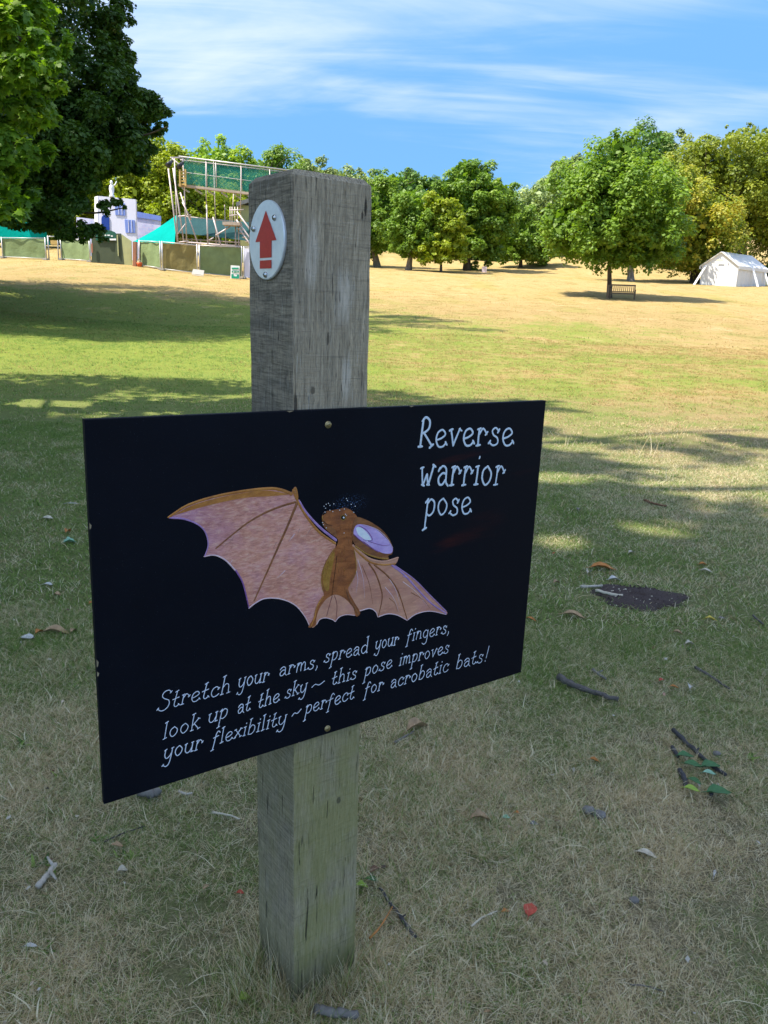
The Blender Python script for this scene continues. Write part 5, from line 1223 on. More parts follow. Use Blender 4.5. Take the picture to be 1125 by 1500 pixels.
# ---- hand lettering: each glyph is a set of strokes (x, y), baseline 0, x-height 1
GL = {
 'a': (.95, [[(.18, .82), (.42, 1.0), (.70, .86), (.74, .45), (.76, .14), (.95, -.06)], [(.74, .56), (.45, .62), (.15, .36), (.22, .05), (.48, .02), (.74, .30)], ['L', (.10, .72), (.22, .92)]]),
 'b': (.95, [['L', (.14, 0), (.30, 1.85)], ['L', (.16, 1.80), (.42, 1.92)], [(.22, .72), (.48, 1.0), (.80, .80), (.80, .32), (.50, .0), (.12, .06)]]),
 'c': (.85, [[(.78, .74), (.58, 1.0), (.24, .86), (.10, .42), (.30, .04), (.62, .06), (.84, .24)], ['L', (.70, .66), (.86, .86)]]),
 'd': (1.0, [['L', (.86, .0), (.82, 1.9)], ['L', (.64, 1.86), (.92, 1.96)], [(.82, .78), (.52, .98), (.16, .74), (.14, .28), (.42, .0), (.82, .26)], ['L', (.78, .02), (1.0, .06)]]),
 'e': (.92, [[(.16, .42), (.50, .52), (.78, .74), (.56, 1.0), (.22, .84), (.10, .42), (.28, .04), (.60, .02), (.86, .24)], ['L', (.80, .30), (.92, .12)]]),
 'f': (.80, [[(.80, 1.30), (.60, 1.52), (.38, 1.20), (.26, .2), (.14, -.60)], ['L', (.10, .78), (.68, .92)], ['L', (-.02, -.64), (.30, -.54)]]),
 'g': (.95, [[(.78, .80), (.46, 1.0), (.14, .72), (.16, .28), (.46, .04), (.74, .30)], [(.80, .96), (.80, .2), (.72, -.55), (.40, -.78), (.06, -.58)]]),
 'h': (1.0, [['L', (.16, 0), (.28, 1.88)], ['L', (.12, 1.82), (.40, 1.94)], ['L', (.04, 0), (.32, .04)], [(.22, .68), (.46, 1.0), (.74, .86), (.80, .06)], ['L', (.66, .02), (.96, .08)]]),
 'i': (.42, [['L', (.18, 0), (.26, .98)], ['L', (.08, .94), (.34, 1.0)], ['L', (.04, 0), (.34, .03)], ['L', (.30, 1.40), (.33, 1.50)]]),
 'k': (.95, [['L', (.16, 0), (.22, 1.85)], ['L', (.06, 1.80), (.36, 1.90)], ['L', (.04, 0), (.32, .03)], ['L', (.22, .55), (.76, 1.15)], ['L', (.66, 1.22), (.88, 1.08)], ['L', (.34, .68), (.84, .02)], ['L', (.74, -.02), (1.0, .10)]]),
 'l': (.45, [['L', (.20, 0), (.24, 1.85)], ['L', (.08, 1.78), (.36, 1.92)], ['L', (.04, -.02), (.38, .08)]]),
 'm': (1.35, [['L', (.14, 0), (.24, 1.0)], ['L', (.10, .94), (.34, 1.04)], [(.22, .68), (.44, 1.0), (.62, .88), (.64, .06)], [(.66, .68), (.88, 1.0), (1.08, .88), (1.14, .06)], ['L', (1.06, .02), (1.30, .08)]]),
 'n': (1.0, [['L', (.14, 0), (.24, 1.0)], ['L', (.10, .94), (.34, 1.04)], [(.22, .68), (.48, 1.0), (.74, .86), (.80, .06)], ['L', (.70, .02), (.96, .08)]]),
 'o': (.95, [[(.50, 1.0), (.18, .78), (.12, .36), (.38, .0), (.72, .20), (.82, .62), (.50, 1.0)]]),
 'p': (.95, [['L', (.26, 1.0), (.10, -.78)], ['L', (.08, .84), (.30, 1.06)], ['L', (-.06, -.84), (.24, -.70)], [(.24, .76), (.52, 1.02), (.82, .82), (.78, .30), (.46, .04), (.18, .16)]]),
 'r': (.85, [['L', (.16, 0), (.24, 1.0)], ['L', (.10, .95), (.34, 1.02)], ['L', (.02, 0), (.32, .04)], [(.24, .66), (.46, .98), (.62, .92), (.80, .66)], ['L', (.70, .62), (.86, .80)]]),
 's': (.85, [[(.74, .80), (.50, 1.0), (.26, .86), (.34, .60), (.64, .40), (.66, .10), (.34, -.02), (.06, .14)], ['L', (.66, .72), (.78, .92)], ['L', (-.02, .10), (.12, .26)]]),
 't': (.72, [[(.38, 1.60), (.28, .8), (.22, .20), (.42, .0), (.70, .18)], ['L', (.22, 1.52), (.50, 1.66)], ['L', (.02, .78), (.62, .92)], ['L', (.62, .26), (.76, .08)]]),
 'u': (1.0, [[(.14, .96), (.12, .30), (.34, .02), (.62, .14), (.80, .50)], ['L', (.02, .90), (.26, 1.0)], ['L', (.84, 1.0), (.80, .04)], ['L', (.70, .96), (.94, 1.02)], ['L', (.74, .02), (1.0, .06)]]),
 'v': (.92, [['L', (.16, .98), (.36, .02)], ['L', (.04, .90), (.28, .98)], ['L', (.36, .02), (.84, 1.02)], ['L', (.76, .98), (.96, .88)]]),
 'w': (1.25, [['L', (.12, .98), (.26, .02)], ['L', (.0, .92), (.24, .98)], ['L', (.28, .02), (.56, .62)], ['L', (.56, .62), (.70, .06)], ['L', (.72, .06), (1.06, 1.10)], ['L', (.98, 1.12), (1.20, 1.0)], ['L', (.18, .06), (.38, .0)], ['L', (.60, .06), (.80, .04)]]),
 'x': (.90, [['L', (.12, .96), (.80, .04)], ['L', (.78, .98), (.10, .02)], ['L', (.02, .90), (.22, 1.0)], ['L', (.68, 1.0), (.90, .92)], ['L', (.0, 0), (.22, .06)], ['L', (.70, 0), (.92, .08)]]),
 'y': (1.0, [[(.14, .96), (.12, .34), (.34, .04), (.66, .22), (.80, .50)], ['L', (.02, .88), (.26, 1.0)], [(.86, 1.0), (.80, .1), (.66, -.56), (.36, -.78), (.02, -.56)], ['L', (.76, .96), (.98, 1.02)], ['L', (-.04, -.66), (.10, -.48)]]),
 'S': (1.20, [[(1.08, 1.62), (.86, 1.90), (.44, 1.84), (.26, 1.44), (.50, 1.10), (.96, .80), (1.02, .32), (.70, -.06), (.30, -.10), (-.04, .16)], ['L', (1.0, 1.56), (1.16, 1.76)], ['L', (-.10, .06), (.06, .26)]]),
 'R': (1.10, [['L', (.12, 0), (.30, 1.62)], [(.22, 1.50), (.48, 1.72), (.78, 1.50), (.74, 1.08), (.44, .84), (.20, .78)], ['L', (.34, .84), (.98, .06)], ['L', (-.02, 0), (.26, .02)], ['L', (.84, -.08), (1.10, .12)]]),
 ',': (.35, [[(.16, .16), (.22, .0), (.08, -.34)]]), '!': (.45, [['L', (.28, .36), (.48, 1.95)], ['L', (.20, -.02), (.22, .06)]]),
 '~': (1.0, [[(.0, .34), (.26, .60), (.60, .40), (1.0, .72)]]),
}
def word(mb, text, x0, y0, x1, y1, xh, wpx, slant=.12, gap=.10, asc=1.0):
    tot = sum(GL[c][0] + gap for c in text) - gap; pen = 0
    for ci, c in enumerate(text):
        wd, segs = GL[c]
        jit = rg.uniform(-.03, .03)
        for sg in segs:
            straight = sg[0] == 'L'; pts = sg[1:] if straight else sg
            pts = np.array(pts, float)
            if not straight and len(pts) > 2: pts = crom(pts, 6)
            elif straight:
                pts = np.array([pts[0], (pts[0] + pts[1]) / 2, pts[1]]); pts[1] += (rg.uniform(-.02, .02), 0)
            out_ = []
            for (gxx, gyy) in pts:
                f = (pen + gxx) / tot; yy = gyy if gyy <= 1 else 1 + (gyy - 1) * asc
                bxp = x0 + (x1 - x0) * f; byp = y0 + (y1 - y0) * f
                out_.append((bxp + slant * yy * xh, byp - (yy + jit) * xh))
            L = [front(a, b, TH) for a, b in out_]; L = [(q[0], q[2]) for q in L]
            stroke_mb(mb, L, wpx * .00118 * rg.uniform(.9, 1.12), None, .00045, rg.uniform(0, 2))
        pen += wd + gap
LT = NT('white_blue_lettering_paint'); nn = LT.noise(420, 4, .7)
LT.l(LT.mix(LT.mr(nn, .35, .65), (.60, .68, .84), (.85, .87, .90)), LT.p.inputs['Base Color']); LT.set(LT.p, 'Roughness', .55)
LH = NT('blue_grey_heading_paint'); nn = LH.noise(300, 4, .7)
LH.l(LH.mix(LH.mr(nn, .35, .65), (.50, .62, .74), (.78, .84, .88)), LH.p.inputs['Base Color']); LH.set(LH.p, 'Roughness', .55)
heading = [('Reverse', 613, 655, 752, 652, 25, 3.9, .04, 1.0), ('warrior', 614, 711, 738, 710, 27.5, 3.7, .08, 1.0), ('pose', 621, 756, 690, 752.5, 24, 3.6, .06, 1.0)]
for (t, x0, y0, x1, y1, xh, w, sl, asc) in heading:
    mb = MB(); word(mb, t, x0, y0, x1, y1, xh, w * .9, sl, .12, asc); o = mb.build('heading_word', LH.m, BO, True)
body_words = [
 ('Stretch', 231, 1041, 337, 1014.5, 14.5, .95), ('your', 348, 1008, 393, 997.5, 13.8, 1), ('arms,', 408, 991, 466, 977, 12.8, 1), ('spread', 474, 971, 538, 955.5, 12.4, 1),
 ('your', 549, 952, 583, 944, 12, 1), ('fingers,', 595, 940, 658, 926.5, 11.6, 1),
 ('look', 238, 1083, 292, 1066.5, 14, .85), ('up', 304, 1060, 333, 1051, 14, 1), ('at', 347, 1046, 366, 1040, 13, 1), ('the', 377, 1038, 409, 1027, 12.5, 1), ('sky', 417, 1023.5, 449, 1012.5, 12.3, .85),
 ('~', 456, 1011, 474, 1006, 12, 1), ('this', 485, 1004, 522, 993.5, 12, .9), ('pose', 533, 991, 574, 977, 12, 1), ('improves', 584, 975.5, 657, 956, 11.6, 1),
 ('your', 239, 1113, 296, 1096.5, 14.5, 1), ('flexibility', 310, 1092, 419, 1059, 13, .85), ('~', 427, 1053, 440, 1047, 12, 1), ('perfect', 446, 1046, 518, 1023.5, 12.2, 1), ('for', 533, 1018.5, 561, 1010, 11.8, 1),
 ('acrobatic', 571, 1008.5, 656, 983, 12, .85), ('bats!', 667, 980, 713, 968, 12, .85)]
for (t, x0, y0, x1, y1, xh, asc) in body_words:
    mb = MB(); word(mb, t, x0, y0, x1, y1, xh, 1.25, .14, .12, asc); mb.build('lettering_word', LT.m, BO, True)

# ------------------------------------------------------------------ grass
def tuft_mesh(name, seed, nb, hmin, hmax, wid, spread, lay=1.0, dead=0.0):
    rng = np.random.default_rng(seed); V = []; Fc = []; tone = []; dry = []
    for b in range(nb):
        a = rng.uniform(0, 2 * np.pi); L = rng.uniform(hmin, hmax) * (1.35 if rng.random() < .1 else 1); w = wid * rng.uniform(.6, 1.3)
        base = np.array([rng.normal(0, spread), rng.normal(0, spread), -.004])
        dirh = np.array([np.cos(a), np.sin(a), 0]); sd = np.array([-np.sin(a), np.cos(a), 0])
        th0 = np.radians(rng.uniform(28, 72) * lay); th1 = np.radians(rng.uniform(65, 108) * lay); p = base.copy(); k0 = len(V)
        tw = rng.uniform(-.6, .6); cv = rng.uniform(-.9, .9)
        for s_ in range(4):
            f = s_ / 3; ww = w * (1 - f) ** .6 if s_ < 3 else 0
            sdd = sd * np.cos(tw * f) + np.array([0, 0, 1]) * np.sin(tw * f)
            if s_ < 3: V.append(p - sdd * ww / 2); V.append(p + sdd * ww / 2)
            else: V.append(p.copy())
            th = th0 + (th1 - th0) * f
            dh = dirh * np.cos(cv * f) + sd * np.sin(cv * f)
            p = p + (dh * np.sin(th) + np.array([0, 0, 1]) * np.cos(th)) * L / 3
            p[2] = max(p[2], .001)
        Fc += [(k0, k0 + 1, k0 + 3, k0 + 2), (k0 + 2, k0 + 3, k0 + 5, k0 + 4), (k0 + 4, k0 + 5, k0 + 6)]
        tone += [rng.random()] * 7; dry += [np.clip(rng.random() + dead, 0, 1.4)] * 7
    me = bpy.data.meshes.new(name); me.from_pydata([tuple(v) for v in V], [], Fc); me.materials.append(M_BLADE)
    for nm, vals in (('tone', tone), ('dry', dry)):
        at_ = me.attributes.new(nm, 'FLOAT', 'POINT'); at_.data.foreach_set('value', np.array(vals, np.float32))
    me.update(); return me
def scatter(name, pts, scl, meshes, label, seed):
    """one object of kind stuff: points with geometry nodes putting a tuft on each"""
    rng = np.random.default_rng(seed)
    me = bpy.data.meshes.new(name); me.vertices.add(len(pts)); me.vertices.foreach_set('co', pts.astype(np.float32).ravel())
    for nm, vals, ty in (('rot', rng.uniform(0, 6.283, len(pts)), 'FLOAT'), ('scl', scl, 'FLOAT')):
        a = me.attributes.new(nm, ty, 'POINT'); a.data.foreach_set('value', vals.astype(np.float32))
    a = me.attributes.new('pick', 'INT', 'POINT'); a.data.foreach_set('value', rng.integers(0, len(meshes), len(pts)).astype(np.int32))
    me.update(); o = bpy.data.objects.new(name, me); COL.objects.link(o)
    ng = bpy.data.node_groups.new(name + '_nodes', 'GeometryNodeTree')
    ng.interface.new_socket('Geometry', in_out='INPUT', socket_type='NodeSocketGeometry'); ng.interface.new_socket('Geometry', in_out='OUTPUT', socket_type='NodeSocketGeometry')
    gi = ng.nodes.new('NodeGroupInput'); go = ng.nodes.new('NodeGroupOutput'); iop = ng.nodes.new('GeometryNodeInstanceOnPoints')
    g2i = ng.nodes.new('GeometryNodeGeometryToInstance')
    for m in reversed(meshes):
        src = bpy.data.objects.new(name + '_source', m)
        oi = ng.nodes.new('GeometryNodeObjectInfo'); oi.inputs['Object'].default_value = src
        ng.links.new(oi.outputs['Geometry'], g2i.inputs[0])
    def na(nm, ty):
        n = ng.nodes.new('GeometryNodeInputNamedAttribute'); n.data_type = ty; n.inputs['Name'].default_value = nm; return n.outputs['Attribute']
    cx = ng.nodes.new('ShaderNodeCombineXYZ'); ng.links.new(na('rot', 'FLOAT'), cx.inputs[2])
    ng.links.new(gi.outputs[0], iop.inputs['Points']); ng.links.new(g2i.outputs[0], iop.inputs['Instance'])
    iop.inputs['Pick Instance'].default_value = True
    ng.links.new(na('pick', 'INT'), iop.inputs['Instance Index'])
    e2r = ng.nodes.new('FunctionNodeEulerToRotation'); ng.links.new(cx.outputs[0], e2r.inputs[0]); ng.links.new(e2r.outputs[0], iop.inputs['Rotation'])
    ng.links.new(na('scl', 'FLOAT'), iop.inputs['Scale'])
    ng.links.new(iop.outputs[0], go.inputs[0])
    md = o.modifiers.new('scatter', 'NODES'); md.node_group = ng
    tag(o, label, 'grass', kind='stuff'); return o
SOIL = at(935, 875)
def pts_zone(y0, y1, dens, seed, margin=.35, half=None, bare=0.0):
    rng = np.random.default_rng(seed)
    wmax = .56 * y1 + margin + .4; n = int(dens * (y1 - y0) * 2 * wmax)
    x = rng.uniform(-wmax, wmax, n); y = rng.uniform(y0, y1, n)
    k = np.abs(x) < .54 * y + margin + .25
    # not inside the post, and off the molehill
    lx = (x - C0[0]) * EV[0] + (y - C0[1]) * EV[1]; ly = -((x - C0[0]) * NV[0] + (y - C0[1]) * NV[1])
    k &= ~((lx > -.004) & (lx < WX + .004) & (ly > -.004) & (ly < WY + .004))
    k &= (((x - SOIL[0]) / .27) ** 2 + ((y - SOIL[1]) / .20) ** 2 > rng.uniform(.35, 1.15, n))
    # thin and thick patches
    pat = np.sin(x * 2.1 + 3 * np.sin(y * 1.3)) * np.cos(y * 2.7 + 2 * np.sin(x * 1.9)) + .5 * np.sin(x * 7 + y * 5) * np.cos(y * 8 - x * 3)
    k &= rng.random(n) < np.clip(.78 + .35 * pat, .3, 1)
    x, y = x[k], y[k]; return np.stack([x, y, zt(x, y)], 1), pat[k]
near = [tuft_mesh('tuft_near', 200 + i, 18, .018, .050, .0014, .012) for i in range(10)]
p1, q1 = pts_zone(.75, 3.4, 5400, 1); rng = np.random.default_rng(1)
scatter('short_grass', p1, rng.uniform(.7, 1.25, len(p1)) * (1 + .12 * q1), near, 'short matted dry and green grass around the post', 11)
midt = [tuft_mesh('tuft_mid', 220 + i, 15, .018, .045, .0028, .022) for i in range(6)]
p2, q2 = pts_zone(3.4, 8.5, 1600, 2)
scatter('short_grass', p2, rng.uniform(.75, 1.3, len(p2)), midt, 'short mixed grass in the shade beyond the board', 12)
fart = [tuft_mesh('tuft_far', 240 + i, 14, .025, .055, .006, .05, .9) for i in range(5)]
p3, q3 = pts_zone(8.5, 26, 90, 3, 1.0)
scatter('short_grass', p3, rng.uniform(.8, 1.4, len(p3)), fart, 'short lawn grass in the middle distance', 13)
fart2 = [tuft_mesh('tuft_distant', 250 + i, 12, .03, .06, .014, .16, .9) for i in range(4)]
p4, q4 = pts_zone(24, 100, 9, 4, 2.0)
kk = np.random.default_rng(44).random(len(p4)) < np.clip(1.15 - (p4[:, 1] - 24) / 66, 0, 1); p4 = p4[kk]
scatter('short_grass', p4, rng.uniform(.8, 1.4, len(p4)), fart2, 'dry lawn grass far down the field', 14)
wide = [tuft_mesh('tuft_wide', 420 + i, 6, .025, .065, .0034, .010, .85) for i in range(6)]
pv, qv = pts_zone(.8, 3.6, 260, 9); kv = qv > -.2; pv = pv[kv]
scatter('coarse_grass', pv, rng.uniform(.6, 1.2, len(pv)), wide, 'coarser broad bladed grass among the fine turf', 20)
weeds = [tuft_mesh('weed_rosette', 400 + i, 7, .018, .034, .010, .006, .95, dead=-2.0) for i in range(4)]
pw, qw = pts_zone(.9, 9, 26, 8); kw = (np.sin(pw[:, 0] * 1.9 + 1) * np.cos(pw[:, 1] * 1.4) > .1); pw = pw[kw]; pw[:, 2] += .006
scatter('broad_weeds', pw, rng.uniform(.5, 1.2, len(pw)), weeds, 'small broad leaved weeds and clover in the turf', 19)
# loose dry straws lying on the turf
straw = [tuft_mesh('straw', 260 + i, 1, .05, .13, .0017, .01, 1.5, dead=1.0) for i in range(10)]
p5, q5 = pts_zone(.8, 3.6, 420, 5); p5[:, 2] += .012
scatter('dry_straws', p5, rng.uniform(.5, 1.3, len(p5)), straw, 'long pale dry straws lying across the turf', 15)
straw2 = [tuft_mesh('straw_b', 280 + i, 2, .05, .12, .0035, .03, 1.4, dead=1.0) for i in range(6)]
p6, q6 = pts_zone(3.6, 9, 40, 6); p6[:, 2] += .014
scatter('dry_straws', p6, rng.uniform(.6, 1.4, len(p6)), straw2, 'pale dry straws scattered further back', 16)
# long uncut grass round the foot of the post
long_ = [tuft_mesh('tuft_long', 300 + i, 12, .06, .19, .0020, .010, .55, dead=.05) for i in range(6)]
pp = []
for k in range(150):
    s_ = rng.random(); o_ = abs(rng.normal(0, .025)) + .004; side = rng.integers(0, 4)
    if side == 0: l = (s_ * WX, -o_)
    elif side == 1: l = (-o_, s_ * WY)
    elif side == 2: l = (WX + o_, s_ * WY)
    else: l = (s_ * WX, WY + o_)
    w = C0 + EV * l[0] - NV * l[1]; pp.append((w[0], w[1], 0))
for (cx, cy, sg, nn_) in ((350, 1440, .045, 40), (560, 1470, .04, 22), (420, 1490, .03, 18)):
    c = at(cx, cy)
    for k in range(nn_): pp.append((c[0] + rng.normal(0, sg), c[1] + rng.normal(0, sg), 0))
scatter('long_grass', np.array(pp), rng.uniform(.3, .75, len(pp)), long_, 'long uncut grass round the foot of the post', 17)
# dry seed stalk clumps
stalk = [tuft_mesh('tuft_stalk', 320 + i, 7, .10, .26, .0055, .06, .45, dead=1.0) for i in range(3)]
pp = [at(948, 668), at(940, 672), at(955, 670), at(832, 655), at(980, 705), at(930, 660), at(965, 676)]
scatter('dry_stalks', np.array(pp), np.array([1.3, 1, .9, .9, .8, .8, .7]), stalk, 'thin clumps of tall dry stalks in the sun patches', 18)

# ------------------------------------------------------------------ litter on the grass
LM = {k: simple('litter_' + k, c, .75, .25, 60, bump=.3, bscale=150, bdist=.001) for k, c in dict(
    tan=(.36, .24, .13), orange=(.42, .17, .045), red=(.42, .07, .04), pale=(.50, .44, .33), white=(.48, .46, .42), green=(.055, .14, .05), lime=(.24, .34, .05),
    brown=(.16, .085, .045), grey=(.17, .155, .135), mint=(.22, .38, .25), bark=(.10, .088, .078), palew=(.42, .37, .30), black=(.045, .042, .045), yellow=(.55, .42, .08)).items()}
def leaf_obj(label, px, py, Lpx, col, ang=0, kind='oval', curl=.25, wr=.5, lift=.014, name='fallen_leaf', tilt=0.0):
    c = at(px, py); dist = math.hypot(c[0], math.hypot(c[1], H)); L = Lpx * dist / F
    root = thing(name, label, 'leaf', c + np.array([0, 0, lift]), 'fallen leaves on the grass')
    n = 9; V = []; rg2 = random.Random(int(px * 7 + py))
    for i in range(n):
        u = i / (n - 1); w = math.sin(math.pi * min(1, u * 1.04 + .01)) ** .8 * wr * L * .5
        if kind == 'lobed': w *= (.62 + .45 * abs(math.sin(u * 9 + 1)))
        for j, v in enumerate((-1, -.5, 0, .5, 1)):
            x = (u - .5) * L; y = v * w; z = curl * L * .5 * (v * v * w / (L * .25 + 1e-9)) + curl * .2 * L * math.sin(u * 5 + rg2.random() * .3) + rg2.uniform(-.02, .02) * L
            V.append((x, y, z))
    a = math.radians(ang); ca, sa = math.cos(a), math.sin(a); R3 = np.array([[ca, -sa, 0], [sa, ca, 0], [0, 0, 1]])
    tl_ = np.array([[1, 0, 0], [0, math.cos(tilt), -math.sin(tilt)], [0, math.sin(tilt), math.cos(tilt)]])
    V = np.array(V) @ tl_.T @ R3.T + OFF[root.name]
    Fq = [(i * 5 + j, (i + 1) * 5 + j, (i + 1) * 5 + j + 1, i * 5 + j + 1) for i in range(n - 1) for j in range(4)]
    N_ = len(V); mb = MB(); mb.add(np.vstack([V, V - np.array([0, 0, .0006])]), Fq + [tuple(N_ + k for k in reversed(q)) for q in Fq]); mb.build('blade', LM[col], root, True)
    p0 = V[2]; st = (V[2] - V[7]); st /= np.linalg.norm(st) + 1e-9
    mb = MB(); mb.tube([V[12] + np.array([0, 0, .0005]), p0, p0 + st * L * .22 - np.array([0, 0, .003])], [L * .012, L * .018, L * .012], 5); mb.build('stem', LM[col], root, True)
    return root
def stick(label, pts_px, r0px, r1px, col, lift=.008, stubs=(), name='fallen_stick', cat='stick', group='sticks lying on the grass'):
    P3 = [at(*p) for p in pts_px]; c = P3[0]; dist = math.hypot(c[1], H); s_ = dist / F
    P3 = [p + np.array([0, 0, lift + r0px * s_]) for p in P3]
    root = thing(name, label, cat, P3[0] - np.array([0, 0, lift]), group)
    cc = crom(P3, 5) if len(P3) > 2 else np.linspace(P3[0], P3[1], 7)
    rs = random.Random(int(pts_px[0][0])); cc = cc + np.array([[rs.uniform(-1, 1) * r0px * s_ * .25 for _ in range(3)] for _ in cc])
    rad = np.linspace(r0px, r1px, len(cc)) * s_ * np.array([rs.uniform(.85, 1.18) for _ in cc])
    mb = MB(); mb.tube(cc, rad, 8); mb.build('wood', LM[col], root, True)
    for (f, dx, dy, l) in stubs:
        p = cc[int(f * (len(cc) - 1))]; q = p + np.array([dx, dy, .3]) * l * s_
        mb = MB(); mb.tube([p, q], [r0px * s_ * .6, r0px * s_ * .35], 6); mb.build('side_twig', LM[col], root, True)
    return root
stick('thick dark stick with a broken side stub, lower right of the board', [(818, 999), (840, 1012), (872, 1023), (905, 1033)], 5.0, 3.2, 'bark', stubs=[(.68, .3, -.9, 12)])
stick('thin straight grey twig lying right of the thick dark stick', [(1018, 982), (1040, 995), (1068, 1014)], 2.0, 1.4, 'bark')
stick('forked pale driftwood-like twig at the lower left, main fork', [(55, 1308), (68, 1292), (82, 1274)], 4.2, 3.4, 'palew', stubs=[(.75, .55, -.75, 36), (.9, -.6, .5, 22)])
stick('stubby grey log piece under the bottom edge of the board', [(202, 1169), (218, 1171), (233, 1171)], 6.5, 6.0, 'grey')
stick('dark knobbly twig beside the green sprig at right', [(986, 1075), (1008, 1097), (1035, 1122), (1062, 1142)], 3.2, 2.2, 'black', stubs=[(.5, .5, .5, 10)])
stick('short dark twig just left of the green sprig', [(995, 1134), (1000, 1146), (1004, 1157)], 3.8, 3.4, 'black')
stick('tiny dark twig above the green sprig', [(984, 1100), (992, 1114)], 3.0, 2.6, 'black')
stick('short upright dark twig at the lower end of the green sprig', [(1043, 1156), (1041, 1172)], 2.8, 2.2, 'black')
stick('thin dark twig slanting away from the foot of the post', [(556, 1306), (572, 1330), (590, 1355), (608, 1380)], 2.0, 2.6, 'black', stubs=[(.6, .6, .2, 10)])
stick('reddish stalk leaning right of the post foot', [(541, 1392), (556, 1375), (574, 1345)], 1.4, .8, 'orange', lift=.03)
stick('pale curved twig with brown tip right of the post', [(690, 1362), (705, 1350), (728, 1340)], 1.4, 1.0, 'pale')
stick('pale twig piece left end of the bare soil patch', [(850, 863), (868, 863), (882, 862)], 2.2, 1.8, 'palew')
stick('pale split twig along the front of the bare soil patch', [(872, 869), (892, 874), (912, 877)], 2.4, 2.0, 'pale')
stick('small reddish brown twig high on the right grass', [(944, 736), (958, 741), (976, 745)], 1.9, 1.5, 'brown')
stick('dark thin twig pointing right near the right photo edge', [(1102, 905), (1112, 914), (1118, 918)], 1.6, 1.2, 'bark')
stick('small grey twig bundle above the thick dark stick', [(868, 985), (876, 992), (888, 1000)], 2.2, 1.4, 'grey', stubs=[(.4, .8, .3, 10)])
stick('grey twig under the curled tan leaf', [(578, 1092), (594, 1083), (606, 1076)], 1.8, 1.2, 'grey')
stick('dark twig near the bottom of the photo right of the post', [(922, 1448), (945, 1450), (972, 1458)], 1.2, .8, 'bark')
stick('very thin dark stem on the left grass under the board corner', [(153, 1238), (180, 1226), (212, 1215)], 1.2, .8, 'black')
stick('small grey twig under the centre of the board at left', [(262, 1164), (272, 1168), (282, 1167)], 1.8, 1.4, 'palew')
stick('long pale bent twig left of the post', [(310, 1195), (335, 1199), (352, 1205)], 1.5, 1.0, 'pale')
stick('dark knotty root piece at the very foot of the post', [(462, 1488), (490, 1494), (525, 1496)], 6.0, 5.0, 'grey')
